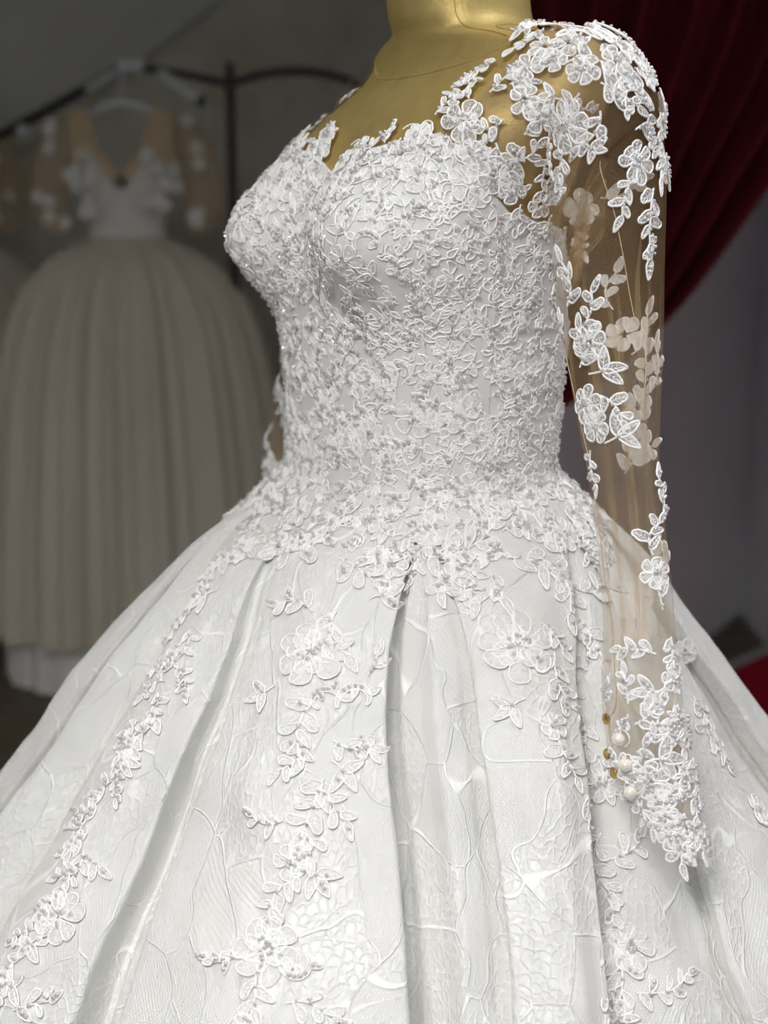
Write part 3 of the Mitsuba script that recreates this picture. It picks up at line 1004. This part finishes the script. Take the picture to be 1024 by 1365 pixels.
def random_motif(scale=1.0, kinds="fsslctm"):
    k = kinds[rng.integers(0, len(kinds))]
    q = scale * rng.uniform(0.85, 1.15)
    if k == "f":
        return "lace_flower", flower(0.0170 * q, int(rng.integers(5, 8)), int(rng.integers(3, 8)))
    if k == "s":
        return "lace_sprig", sprig(0.034 * q, int(rng.integers(4, 7)), 0.40, 0.35)
    if k == "l":
        return "lace_bud", sprig(0.024 * q, 3, 0.55, 0.3)
    if k == "c":
        return "lace_scroll", scroll(0.036 * q)
    if k == "t":
        return "lace_trefoil", trefoil(0.027 * q)
    return "lace_soutache", meander(0.034 * q)


def inside(px, py, poly):
    c = np.zeros(px.shape, bool)
    q = np.asarray(poly, float)
    for (x0, y0), (x1, y1) in zip(q, np.roll(q, -1, 0)):
        if y0 != y1:
            c ^= ((y0 > py) != (y1 > py)) & (px < (x1 - x0) * (py - y0) / (y1 - y0) + x0)
    return c


def scatter(surf, mask, gap, taken=None, most=400):
    """Places at least gap apart (metres) among the grid points of the mask."""
    ij = np.argwhere(mask)
    ij = ij[rng.permutation(len(ij))]
    p = surf.P[ij[:, 0], ij[:, 1]]
    got = [] if taken is None else list(taken)
    for q in got:
        keep = ((p - q) ** 2).sum(1) > gap * gap
        p, ij = p[keep], ij[keep]
    out = []
    while len(p) and len(out) < most:
        got.append(p[0])
        out.append((ij[0, 0], ij[0, 1]))
        keep = ((p - p[0]) ** 2).sum(1) > gap * gap
        p, ij = p[keep], ij[keep]
    return out, got


BODY_LIFT = 0.0040
body_s.last = rowmap(1.4385)
kw = dict(lift=BODY_LIFT)
view = CAM - body
ndv = np.einsum("ijk,ijk->ij", body_s.N, view / np.linalg.norm(view, axis=2, keepdims=True))
rr, cc = np.meshgrid(np.arange(len(body)), np.arange(NC), indexing="ij")
on_bodice = (rr > R0 - 3) & (rr < top_row[None] - 2.5) & (ndv > -0.35)
places, got = scatter(body_s, on_bodice, 0.0205)
for i, j in places:
    nm, m = random_motif(0.92, "fsslctmmm")
    sew(GOWN, nm, m, body_s, i, j, rng.uniform(0, 360), cord=0.00082, fill="lace_ground", puff=0.5, **kw)
# smaller cords, sprigs and single leaves between them
extra, _ = scatter(body_s, on_bodice & (rr < top_row[None] - 6), 0.0140, taken=got)
for i, j in extra:
    nm, m = random_motif(0.66, "mmmlt")
    sew(GOWN, "lace_" + ("soutache" if nm == "lace_soutache" else "leaf_spray"), m, body_s, i, j, rng.uniform(0, 360), cord=0.00074, fill="lace_ground", puff=0.5, lift=BODY_LIFT)
# along the neckline, over its edge
for c in list(range(276, 352, 5)) + list(range(204, 270, 6)):
    r = top_row[c] + rng.uniform(-1.0, 2.0)
    nm, m = random_motif(0.72, "fslt")
    sew(GOWN, nm, m, body_s, r, c, rng.uniform(0, 360), cord=0.0008, **kw)

# shoulder: first the flowers that can be told apart, then the lace between them
W = dict(fill="lace_organza", cord=0.00095)
sl_taken, bd_taken = [], []


def put(surf, kind, x, y, px, deg, back=False, taken=None, **k):
    i, j = surf.pick(x, y, back)
    L = px_len(surf, i, j, px)
    nm, m = {"flower": lambda: ("lace_flower", flower(L / 2, 7 if px > 52 else 6, 9 if px > 52 else 5)),
             "sprig": lambda: ("lace_sprig", sprig(L, 6, 0.36, 0.25)), "spray": lambda: ("lace_sprig", sprig(L, 4, 0.48, 0.25)),
             "leaf": lambda: ("lace_leaf_spray", sprig(L * 0.6, 1, 0.9, 0.1)), "trefoil": lambda: ("lace_trefoil", trefoil(L)),
             "branch": lambda: ("lace_branch", sprig(L, 7, 0.30, 0.22)), "scroll": lambda: ("lace_scroll", scroll(L))}[kind]()
    if taken is not None:
        taken.append(surf.P[i, j])
    return sew(GOWN, nm, m, surf, i, j, deg, **k)


for kind, x, y, px, deg in [("flower", 620, 168, 66, 0), ("spray", 655, 128, 50, 40), ("leaf", 701, 66, 30, 80), ("flower", 706, 98, 46, 0), ("spray", 660, 190, 46, -70),
                            ("flower", 655, 235, 48, 0), ("spray", 672, 215, 50, 30), ("flower", 700, 135, 40, 0), ("spray", 700, 205, 48, 200), ("flower", 716, 268, 44, 0),
                            ("spray", 690, 270, 44, -60), ("spray", 585, 160, 40, 20)]:
    put(body_s, kind, x, y, px, deg, taken=bd_taken, lift=0.0048, **W)
for kind, x, y, px, deg in [("flower", 758, 166, 70, 0), ("sprig", 752, 196, 66, -105), ("flower", 818, 84, 50, 0), ("scroll", 836, 128, 52, -80), ("leaf", 845, 172, 46, 10),
                            ("flower", 846, 214, 58, 0), ("spray", 846, 240, 52, -110), ("sprig", 868, 250, 76, -85), ("leaf", 868, 312, 60, -82), ("spray", 880, 150, 44, -90),
                            ("spray", 876, 190, 46, -95), ("spray", 800, 150, 52, -120), ("flower", 775, 95, 44, 0), ("spray", 800, 112, 50, -20), ("spray", 740, 80, 44, 10)]:
    put(sleeve_s, kind, x, y, px, deg, taken=sl_taken, lift=0.0012, **W)
top_poly = [(600, 168), (640, 122), (692, 48), (745, 30), (762, 60), (752, 120), (745, 220), (728, 300), (700, 282), (650, 225), (628, 208)]
m_ = inside(body_s.px, body_s.py, top_poly) & (ndv > -0.45) & (rr < rowmap(1.437))
for i, j in scatter(body_s, m_, 0.0165, taken=bd_taken)[0]:
    nm, m = random_motif(0.70, "fsltl")
    sew(GOWN, nm, m, body_s, i, j, rng.uniform(0, 360), lift=0.0048, **W)
cap_poly = [(735, 35), (800, 25), (860, 70), (900, 140), (900, 215), (868, 225), (850, 175), (815, 150), (790, 200), (765, 215), (735, 200)]
vs = CAM - smooth_sl
nds = np.einsum("ijk,ijk->ij", sleeve_s.N, vs / np.linalg.norm(vs, axis=2, keepdims=True))
m_ = inside(sleeve_s.px, sleeve_s.py, cap_poly) & (nds > -0.15)
for i, j in scatter(sleeve_s, m_, 0.0175, taken=sl_taken)[0]:
    nm, m = random_motif(0.72, "fsltl")
    sew(GOWN, nm, m, sleeve_s, i, j, rng.uniform(0, 360), lift=0.0012, **W)
# sleeve: clusters on its near layer, others on its far layer seen through the tulle
for kind, x, y, px, deg in [("spray", 760, 408, 52, 95), ("spray", 775, 440, 50, 60), ("flower", 786, 456, 54, 0), ("leaf", 752, 445, 34, 150), ("spray", 775, 490, 52, 80),
                            ("trefoil", 805, 497, 50, 20), ("flower", 782, 540, 56, 0), ("spray", 800, 525, 48, -40), ("flower", 796, 572, 46, 0), ("trefoil", 826, 582, 50, 35),
                            ("spray", 790, 600, 44, -70),
                            ("spray", 882, 690, 56, 88), ("spray", 868, 740, 50, 70), ("flower", 872, 765, 44, 0), ("leaf", 882, 815, 56, 100), ("sprig", 892, 850, 60, -90),
                            ("spray", 872, 872, 44, 170), ("flower", 896, 905, 44, 0), ("trefoil", 868, 922, 44, 190), ("spray", 902, 950, 50, -85), ("spray", 838, 940, 40, 100),
                            ("spray", 846, 962, 44, 40), ("leaf", 812, 935, 30, 100), ("sprig", 850, 1000, 56, 60), ("trefoil", 880, 1012, 56, 10), ("spray", 905, 1030, 50, -10),
                            ("flower", 866, 1042, 50, 0), ("scroll", 888, 1050, 50, 0), ("sprig", 880, 1075, 56, -60), ("leaf", 905, 1082, 60, -70), ("spray", 920, 1060, 50, -85),
                            ("sprig", 875, 1095, 60, -50), ("leaf", 900, 1112, 44, -60), ("spray", 850, 1040, 40, 150), ("spray", 925, 1090, 44, -80), ("spray", 858, 1065, 40, -70)]:
    put(sleeve_s, kind, x, y, px, deg, lift=0.0012, **W)
for kind, x, y, px, deg in [("flower", 775, 275, 56, 0), ("spray", 800, 262, 60, 20), ("spray", 770, 300, 50, -70), ("spray", 818, 412, 50, 85), ("flower", 830, 448, 50, 0), ("spray", 840, 470, 50, 60),
                            ("sprig", 852, 540, 76, 92), ("flower", 848, 545, 50, 0), ("flower", 850, 590, 48, 0), ("spray", 832, 630, 50, 40), ("sprig", 862, 520, 60, 80),
                            ("sprig", 850, 830, 70, 60), ("spray", 868, 870, 60, 120), ("flower", 878, 740, 46, 0), ("sprig", 866, 960, 70, -60), ("spray", 880, 980, 50, 10)]:
    put(sleeve_s, kind, x, y, px, deg, back=True, lift=0.0010, fill="lace_fill", cord=0.0009)
cuff_poly = [(800, 930), (850, 950), (905, 935), (915, 1000), (938, 1095), (905, 1130), (880, 1112), (842, 1060), (850, 1000), (880, 1010), (870, 960), (830, 955)]
vs2 = inside(sleeve_s.px, sleeve_s.py, cuff_poly) & (nds > 0.05)
for i, j in scatter(sleeve_s, vs2, 0.0135)[0]:
    nm, m = random_motif(0.62, "fsltl")
    sew(GOWN, nm, m, sleeve_s, i, j, rng.uniform(0, 360), lift=0.0012, **W)
# the other arm's lace
for x, y in [(372, 470), (380, 485), (368, 500), (378, 515), (366, 528), (376, 540), (352, 600), (360, 590), (345, 612)]:
    i, j = far_s.pick(x, y)
    nm, m = random_motif(0.8, "fsl")
    sew(GOWN, nm, m, far_s, i, j, rng.uniform(0, 360), lift=0.0012, fill="lace_fill", cord=0.0009)
for x, y in [(452, 168), (440, 182), (428, 198), (416, 212), (408, 222), (446, 176), (434, 190), (422, 205)]:                  # the far shoulder's edge
    i, j = body_s.pick(x, y)
    nm, m = random_motif(0.6, "fsl")
    sew(GOWN, nm, m, body_s, i, j, rng.uniform(0, 360), lift=0.0048, **W)

m_ = (cc > 186) & (cc < 238) & (rr > top_row[None] + 2) & (rr < rowmap(1.385)) & (ndv < -0.15)                             # its yoke, cap and cuff
for i, j in scatter(body_s, m_, 0.021, most=40)[0]:
    nm, m = random_motif(0.72, "fsltl")
    sew(GOWN, nm, m, body_s, i, j, rng.uniform(0, 360), lift=0.0048, **W)
fi, fj = np.meshgrid(np.arange(len(smooth_sl)), np.arange(NTH), indexing="ij")
for m_, most in (((fi > 4) & (fi < 40) & (far_s.P[..., 2] < 1.365), 26), ((fi > 150) & (fi < 172), 26)):
    for i, j in scatter(far_s, m_, 0.022, most=most)[0]:
        nm, m = random_motif(0.75, "fsltl")
        sew(GOWN, nm, m, far_s, i, j, rng.uniform(0, 360), lift=0.0012, **W)

# waist: lace over the seam and the top of the skirt
vk = CAM - env
ndk = np.einsum("ijk,ijk->ij", skirt_s.N, vk / np.linalg.norm(vk, axis=2, keepdims=True))
ii_, _ = np.meshgrid(np.arange(NSR), np.arange(NE), indexing="ij")
scal = 0.070 + 0.022 * np.sin(np.linspace(0, 40, NE))[None] * np.ones((NSR, 1))
m_ = (SROWS[:, None] > 0.005) & (SROWS[:, None] < scal) & (ndk > -0.3)
pl, got = scatter(skirt_s, m_, 0.0200)
for i, j in pl:
    nm, m = random_motif(0.9, "fsslctm")
    sew(GOWN, nm, m, skirt_s, i, j, rng.uniform(0, 360), cord=0.00082, fill="lace_ground", puff=0.6)
for i, j in scatter(skirt_s, m_, 0.0140, taken=got)[0]:
    nm, m = random_motif(0.55, "mlt")
    sew(GOWN, "lace_soutache" if nm == "lace_soutache" else "lace_leaf_spray", m, skirt_s, i, j, rng.uniform(0, 360), cord=0.00074, fill="lace_ground", puff=0.6)

K = dict(cord=0.00085, fill="lace_ground", puff=0.7)
TRAIL = [("branch", 372, 735, 108, 4), ("spray", 452, 745, 66, -50), ("flower", 504, 742, 36, 0), ("trefoil", 510, 796, 52, 15), ("flower", 414, 868, 104, 0), ("spray", 448, 815, 66, -75),
         ("spray", 418, 815, 60, 160), ("trefoil", 352, 922, 48, 205), ("scroll", 472, 935, 62, 20), ("scroll", 436, 935, 50, 200), ("leaf", 490, 900, 52, 70), ("sprig", 418, 935, 86, -98),
         ("spray", 445, 985, 52, -15), ("trefoil", 458, 1030, 52, -45), ("spray", 402, 985, 50, -120), ("sprig", 432, 1040, 90, -108), ("spray", 425, 1050, 60, -60), ("sprig", 405, 1100, 80, -100),
         ("spray", 378, 1095, 44, 170), ("flower", 388, 1152, 50, 0), ("trefoil", 420, 1165, 56, -55), ("sprig", 380, 1180, 70, -98), ("flower", 355, 1262, 92, 0), ("spray", 318, 1268, 48, 190),
         ("scroll", 396, 1280, 56, 0), ("sprig", 340, 1300, 80, -95), ("spray", 380, 1335, 66, -30), ("spray", 335, 1350, 60, -120), ("leaf", 480, 975, 44, -60),
         ("branch", 566, 742, 126, 6), ("leaf", 588, 762, 46, -95), ("leaf", 622, 770, 52, -80), ("leaf", 655, 765, 56, -75), ("leaf", 636, 722, 44, 80), ("spray", 675, 745, 84, -25),
         ("sprig", 720, 745, 80, -75), ("flower", 690, 862, 108, 0), ("spray", 672, 805, 60, 170), ("trefoil", 682, 940, 50, 225), ("flower", 738, 968, 44, 0), ("sprig", 738, 870, 88, -82),
         ("spray", 722, 830, 50, -60), ("spray", 745, 985, 60, -80), ("trefoil", 748, 735, 40, 90), ("spray", 760, 775, 66, 20), ("spray", 772, 825, 60, -70), ("scroll", 776, 905, 60, 90),
         ("leaf", 782, 890, 50, 80), ("spray", 775, 955, 56, -90), ("spray", 790, 1000, 56, -70), ("flower", 800, 1045, 46, 0), ("sprig", 780, 1060, 80, -88), ("sprig", 800, 1110, 80, -85),
         ("spray", 815, 1145, 56, 30), ("sprig", 800, 1180, 70, -90), ("flower", 836, 1262, 70, 0), ("sprig", 812, 1235, 90, -88), ("branch", 848, 1322, 84, 12), ("spray", 825, 1310, 60, -80),
         ("sprig", 808, 1330, 70, -90), ("flower", 78, 1222, 76, 0), ("leaf", 112, 1140, 52, -40), ("leaf", 36, 1275, 50, 60), ("spray", 20, 1345, 56, 10),
         ("flower", 912, 870, 34, 0), ("spray", 922, 925, 50, -70), ("spray", 938, 958, 46, -60), ("spray", 950, 985, 40, -60), ("flower", 1012, 1078, 50, 0)]
for kind, x, y, px, deg in TRAIL:
    put(skirt_s, kind, x, y, px, deg, **K)
PATH = np.array([(300, 735), (290, 760), (268, 800), (245, 850), (232, 885), (215, 925), (190, 965), (165, 1005), (148, 1035), (125, 1072), (110, 1110), (95, 1160), (72, 1205), (48, 1250), (22, 1292), (8, 1335)], float)
for q in np.linspace(0, len(PATH) - 1, 34):
    x, y = spline(np.arange(len(PATH)), PATH, q)
    put(skirt_s, ("sprig", "spray", "trefoil", "spray")[rng.integers(0, 4)], x + rng.uniform(-8, 8), y, rng.uniform(40, 54), -115 + rng.uniform(-50, 50), **K)

# beads
for (holder, nm), mb in PEARLS.items():
    key = f"{holder}__{nm}"
    mb.put(key, "pearl")
    labels[key] = {"label": "small silvery pearls sewn over the lace", "kind": "stuff"}
mb = MB()
for i, j in scatter(body_s, on_bodice, 0.019)[0]:
    if rng.random() < 0.5:
        p, n = body_s.ev(np.array(i + rng.random()), np.array(j + rng.random()))
        o = trimesh.creation.icosphere(subdivisions=0, radius=0.0011)
        mb.add(o.vertices * rng.uniform(0.7, 1.2) + p + n * 0.0065, o.faces)
mb.put(GOWN + "__crystal", "crystal", smooth=False)
labels[GOWN + "__crystal"] = {"label": "tiny faceted crystals", "kind": "stuff"}
# cuff: three large pearls in their loops, three gold buttons on the opening
for x, y in ((831, 985), (840, 1018), (846, 1052)):
    i, j = sleeve_s.pick(x, y)
    p, n = sleeve_s.ev(np.array(float(i)), np.array(float(j)))
    r = 0.0052
    m = ICO2.copy()
    m.apply_scale(r)
    m.apply_translation(p + n * (r + 0.001))
    key = numbered(GOWN + "__cuff_pearl")
    scene[key] = mikit.ply(m, "big_pearl", smooth=True)
    labels[key] = {"label": "large cream pearl button on the cuff"}
    t = np.linspace(0, 2 * np.pi, 24, endpoint=False)
    J = sleeve_s.frame(i, j, 0)
    g = np.stack([np.cos(t) * 0.0075 - 0.001, np.sin(t) * 0.0068], 1) @ J.T
    q, qn = sleeve_s.ev(i + g[:, 0], j + g[:, 1])
    mb = MB()
    mb.add(*tube(q + qn * 0.0016, qn, 0.0007, True))
    mb.put(key + "__loop", "lace_cord")
for x, y in ((812, 957), (811, 1004), (820, 1030)):
    i, j = sleeve_s.pick(x, y)
    p, n = sleeve_s.ev(np.array(float(i)), np.array(float(j)))
    prof = np.array([(0, 0), (0.0035, 0), (0.0046, 0.0012), (0.0042, 0.0026), (0.0022, 0.0038), (0, 0.0041)])
    m = trimesh.creation.revolve(prof, sections=28)
    m.apply_transform(trimesh.geometry.align_vectors([0, 0, 1], n))
    m.apply_translation(p + n * 0.0014)
    key = numbered(GOWN + "__cuff_button")
    scene[key] = mikit.ply(m, "button_gold", smooth=35)
    labels[key] = {"label": "small domed gold cuff button"}
labels[GOWN + "__bodice"] = {"label": "fitted white bodice with a sweetheart neckline"}
labels[GOWN + "__skirt"] = {"label": "full pleated satin skirt with a raised lace pattern"}
labels[GOWN + "__sleeve"] = {"label": "sheer nude tulle sleeve hanging in front, with white lace"}
labels[GOWN + "__sleeve_001"] = {"label": "sheer sleeve on the far side behind the bodice"}

# ------------------------------------------------------------------ curtain, carpet
CY = 1.16
left = np.array([at(x, y, CY) for x, y in [(690, -390), (690, -100), (688, 200), (672, 440), (640, 590)]])
right = np.array([at(x, y, CY) for x, y in [(1330, -390), (1200, -60), (1010, 275), (880, 435), (740, 543)]])
left[0][2] = right[0][2] = 2.69
end = np.array([at(x, y, CY) for x, y in [(640, 590), (655, 610)]])
t = np.linspace(0, 4, 90)
A, B = spline(np.arange(5), left, t), spline(np.arange(5), right, t)
tail_l = np.array([[A[-1][0] + 0.0, CY, z] for z in np.linspace(A[-1][2] - 0.03, 0.02, 30)])
u = np.linspace(0, 1, 260)
k = np.clip(t / 4, 0, 1)[:, None]
P = A[:, None] * (1 - u[None, :, None]) + B[:, None] * u[None, :, None]
ph = u[None] * 2 * np.pi * 8 + 0.7 * np.sin(u[None] * 9)
amp = 0.050 * (1 - 0.45 * k)
w = np.sin(ph) + 0.30 * np.sin(2 * ph + 1) + 0.25 * np.sin(0.37 * ph + 2)
P[..., 1] += amp * w
P[..., 2] += -0.012 * k * np.cos(ph)
scene["curtain__drape"] = mikit.ply((P.reshape(-1, 3), grid_faces(*P.shape[:2])), "velvet", smooth=True)
band = P[-1]                                                         # gathered: from its last row it falls straight behind the gown
z = np.linspace(0, 1, 40)[:, None]
Q = np.stack([(band[None, :, 0] * (1 - np.minimum(1, z * 5)) + (band[0, 0] + 0.05 + 0.10 * (u[None] - 0.5)) * np.minimum(1, z * 5)),
              band[None, :, 1] * np.ones((40, 1)), band[None, :, 2] * (1 - z) + 0.03 * z], -1)
scene["curtain__tail"] = mikit.ply((Q.reshape(-1, 3), grid_faces(*Q.shape[:2])), "velvet", smooth=True)
labels["curtain"] = {"label": "dark red velvet curtain swept aside behind the gold mannequin", "category": "curtain"}


def floor_pt(px, py):
    d = FWD + RIGHT * ((px - 512) / FOCAL) - UP * ((py - 682.5) / FOCAL)
    return (CAM + d * (-CAM[2] / d[2]))[:2]


a, b = floor_pt(968, 893), floor_pt(1024, 867)
d = (b - a) / np.linalg.norm(b - a)
n = V(d[1], -d[0])
e0, e1 = a - d * 0.5, b + d * 0.02
w_ = 0.035
cp = np.array([e0, e1, [1.13, e1[1] - 0.02], [1.13, -0.9], [-0.05, -0.9], [-0.05, 1.2], [0.2, 1.25]])


def sheet(key, poly, z0, z1, mat):
    from shapely.geometry import Polygon
    m = trimesh.creation.extrude_polygon(Polygon(poly), z1 - z0, engine="earcut")
    m.apply_translation((0, 0, z0))
    scene[key] = mikit.ply(m, mat, smooth=False)


cp[0:2] += n * w_
sheet("carpet__pile", cp, 0.001, 0.016, "carpet_weave")
sheet("carpet__edging", np.array([e0, e1, e1 + n * w_ * 0.98, e0 + n * w_ * 0.98]), 0.001, 0.018, "pale_strip")
labels["carpet"] = {"label": "red carpet with pale edging on the floor behind the gown", "category": "carpet"}
labels["carpet__edging"] = {"label": "pale grey edging strip"}

# ------------------------------------------------------------------ clothes rack at the back left
RY = 2.42
rack = "clothes_rack"
labels[rack] = {"label": "dark metal clothes rack holding the wedding gowns by the back wall", "category": "clothes rack"}


def bar(key, pts, r, mat, sides=12):
    mb = MB()
    v, f = free_tube(curve(pts, 24) if len(pts) > 2 else np.array(pts), r, sides)
    mb.add(v, f)
    n = len(v) // sides
    for e, o in ((0, 1), (n - 1, -1)):
        ring = np.arange(sides) + e * sides
        mb.v.append(v[ring].mean(0)[None])
        c = mb.n
        mb.n += 1
        mb.f.append(np.stack([np.roll(ring, -o), ring, np.full(sides, c)], 1))
    scene[key] = mikit.ply(mb.mesh(), mat, smooth=50)


foot = at(307, 90, RY)
bar(rack + "__post", [V(foot[0], RY, 0.03), at(306, 84, RY)], 0.012, "rack_paint")
bar(rack + "__top_bar", [at(306, 112, RY), at(250, 100, RY), at(168, 88, RY)], 0.010, "rack_paint")
bar(rack + "__rail", [at(168, 88, RY), at(85, 135, RY + 0.18), at(-60, 212, RY + 0.44)], 0.014, "rack_paint")
bar(rack + "__side_arm", [at(306, 112, RY), at(430, 98, RY - 0.02), at(500, 124, RY - 0.05)], 0.010, "rack_paint")
bar(rack + "__rail_sleeve", [at(160, 94, RY - 0.01), at(118, 118, RY + 0.08)], 0.010, "rack_chrome")
p0, p1 = at(216, 98, RY - 0.05), at(268, 135, RY - 0.22)
bar(rack + "__sloping_arm", [p0, p1], 0.013, "rack_chrome")
for x, y in ((166, 88), (184, 87), (31, 174)):
    m = ICO2.copy()
    m.apply_scale(0.018)
    m.apply_translation(at(x, y, RY - (0.022 if x > 100 else -0.27)))
    scene[numbered(rack + "__knob")] = mikit.ply(m, "rack_chrome", smooth=True)
bar(rack + "__foot", [V(foot[0] - 0.55, RY, 0.018), V(foot[0] + 0.4, RY, 0.018)], 0.016, "rack_paint")
far_post = at(-60, 212, RY + 0.44)
bar(numbered(rack + "__post") if COUNT.setdefault(rack + "__post", 1) else "", [V(far_post[0], RY + 0.44, 0.03), far_post], 0.012, "rack_paint")
bar(numbered(rack + "__foot") if COUNT.setdefault(rack + "__foot", 1) else "", [V(far_post[0], RY + 0.2, 0.018), V(far_post[0], RY + 0.68, 0.018)], 0.016, "rack_paint")


# ------------------------------------------------------------------ hanging gowns
def hanging_gown(cx, y0, key, label, turn=0.0, seed=1, scale=1.0, deep=1.0):
    """A gown on a hanger: all heights come from the photograph's gown at depth y0."""
    r = np.random.default_rng(seed)
    k = (y0 - CAM[1]) / FOCAL / math.cos(PITCH) * 1.0
    zz = lambda py: at(178, py, y0)[2]
    c0 = at(cx, 500, y0)
    ct, st = math.cos(turn), math.sin(turn)

    def place(p):
        p = np.asarray(p, float)
        o = p.copy()
        o[..., 0] = c0[0] + ct * p[..., 0] - st * p[..., 1]
        o[..., 1] = y0 + st * p[..., 0] + ct * p[..., 1]
        return o

    def loft(name, tab, mat, folds=0, fold_amp=0.0, top=None, n=220, rows=90, seed2=0, depth=0.55):
        tab = np.array(tab, float)
        t = np.linspace(0, len(tab) - 1, rows)
        q = spline(np.arange(len(tab)), tab, t)
        a = np.linspace(0, 2 * np.pi, n, endpoint=False)
        hw = q[:, 1:2] * k * scale
        ph = a * folds + 0.8 * np.sin(3 * a + seed2) + 0.5 * np.sin(5 * a + 2)
        f = 0
        if folds:
            g = np.clip((t / (len(tab) - 1))[:, None] * 2.5, 0, 1)
            f = fold_amp * g * (np.abs(np.sin(ph / 2))[None] ** 0.6 - 0.6 + 0.25 * np.sin(2.3 * ph + 1)[None])
        R = hw * (1 + f) + 0 * a[None]
        P = np.stack([R * np.cos(a)[None], R * np.sin(a)[None] * depth * deep, q[:, 0:1] + 0 * R], -1)
        if top is not None:
            P[..., 2] = np.minimum(P[..., 2], top(P[..., 0], P[..., 1]))
        P = place(P)
        scene[name] = mikit.ply((P.reshape(-1, 3), grid_faces(rows, n, True)), mat, smooth=True)
        return P

    v_top = lambda x, y: np.where(y < 0.02, zz(205) - 0.09 * np.exp(-(x / 0.06) ** 2) + 0.03 * np.exp(-((np.abs(x) - 0.10) / 0.05) ** 2), zz(230))
    loft(key + "__bodice", [(zz(190), 58), (zz(215), 62), (zz(245), 62), (zz(280), 52), (zz(312), 47), (zz(322), 48)], "bg_lace", top=v_top, depth=0.62)
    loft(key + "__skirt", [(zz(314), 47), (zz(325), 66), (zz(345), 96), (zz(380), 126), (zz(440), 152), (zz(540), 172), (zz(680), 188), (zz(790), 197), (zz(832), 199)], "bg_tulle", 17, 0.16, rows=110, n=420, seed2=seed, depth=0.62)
    loft(key + "__underskirt", [(zz(700), 165), (zz(800), 176), (zz(850), 178), (0.006, 180)], "bg_white", 13, 0.06, seed2=seed + 1, rows=40, depth=0.6)
    loft(key + "__waistband", [(zz(306), 49), (zz(312), 50), (zz(318), 49.5), (zz(324), 50.5)], "bg_lace", rows=12, depth=0.62)
    for s in (-1, 1):
        # nude sleeve hanging from the shoulder, a nude yoke piece, a lace patch
        pts = np.array([(s * 66, 160), (s * 84, 190), (s * 94, 230), (s * 97, 275), (s * 92, 310)], float)
        w = np.array([14, 22, 25, 23, 14])
        rows = 40
        t = np.linspace(0, 4, rows)
        c = spline(np.arange(5), pts, t)
        ww = spline(np.arange(5), w, t)
        a = np.linspace(0, 2 * np.pi, 40, endpoint=False)
        X = (c[:, 0:1] + ww[:, None] * np.cos(a)[None] * (1 + 0.08 * np.sin(4 * a + s)[None])) * k * scale
        Y = ww[:, None] * np.sin(a)[None] * 0.5 * k
        Z = np.array([zz(v) for v in c[:, 1]])[:, None] + 0 * X
        scene[numbered(key + "__sleeve")] = mikit.ply((place(np.stack([X, Y, Z], -1)).reshape(-1, 3), grid_faces(rows, 40, True)), "bg_nude_sheer", smooth=True)
        g = np.array([(s * 40, 150), (s * 66, 156), (s * 64, 222), (s * 44, 206), (s * 10, 240), (s * 3, 228), (s * 26, 196)], float)
        from shapely.geometry import Polygon
        m = trimesh.creation.extrude_polygon(Polygon(np.stack([g[:, 0] * k * scale, -(g[:, 1] - 200) * k], 1)), 0.006, engine="earcut")
        v = np.stack([m.vertices[:, 0], -0.075 + m.vertices[:, 2] + 0.5 * m.vertices[:, 0] ** 2 * 4, zz(200) + m.vertices[:, 1]], -1)
        scene[numbered(key + "__yoke")] = mikit.ply(trimesh.Trimesh(place(v), m.faces, process=False), "bg_nude", smooth=False)
        for q in range(20):
            x, py = (s * r.uniform(26, 62), r.uniform(205, 285)) if q < 12 else (s * r.uniform(62, 104), r.uniform(160, 300))
            mb = MB()
            for o in flower(0.017, 6, 0).petals:
                v = np.stack([x * k + o[:, 0], np.full(len(o), -0.098), zz(py) + o[:, 1]], -1)
                nn, a_ = len(o), np.arange(len(o))
                mb.add(place(np.vstack([v, v.mean(0)[None] + V(0, -0.004, 0)])), np.stack([a_, (a_ + 1) % nn, np.full(nn, nn)], 1))
            mb.put(numbered(key + "__lace_flower"), "bg_white")
    labels[key] = {"label": label, "category": "wedding dress"}
    h = key.replace("hanging_gown", "dress_hanger")
    pts = [(-62, 166), (-40, 152), (-8, 138), (8, 138), (40, 152), (62, 166)]
    P = place(np.array([V(x * k, -0.01, zz(py)) for x, py in pts]))
    bar(h + "__bar", P, 0.009, "rack_chrome")
    top = place(V(0, -0.01, zz(138)))
    return h, top


h, top = hanging_gown(178, 2.42, "hanging_gown", "cream tulle ball gown with nude sheer sleeves hanging on the dark rack", seed=1)
bar(h + "__hook", [top, top + V(0, 0, 0.05), at(170, 92, RY) + V(0, -0.012, 0.012), at(170, 92, RY) + V(0.0, 0.012, 0.006)], 0.003, "rack_chrome")
labels[h] = {"label": "pale hanger of the cream tulle gown on the rack", "category": "hanger"}
h, top = hanging_gown(-75, 2.87, "hanging_gown_001", "white tulle gown half hidden behind the cream tulle gown at the left edge", turn=0.1, seed=5, deep=0.5)
bar(h + "__hook", [top, top + V(0, 0, 0.05), at(-50, 204, RY + 0.43) + V(0, -0.02, 0.01), at(-50, 204, RY + 0.43) + V(0, 0.012, 0.006)], 0.003, "rack_chrome")
labels[h] = {"label": "hanger at the far left end of the rack, holding the half hidden white gown", "category": "hanger"}
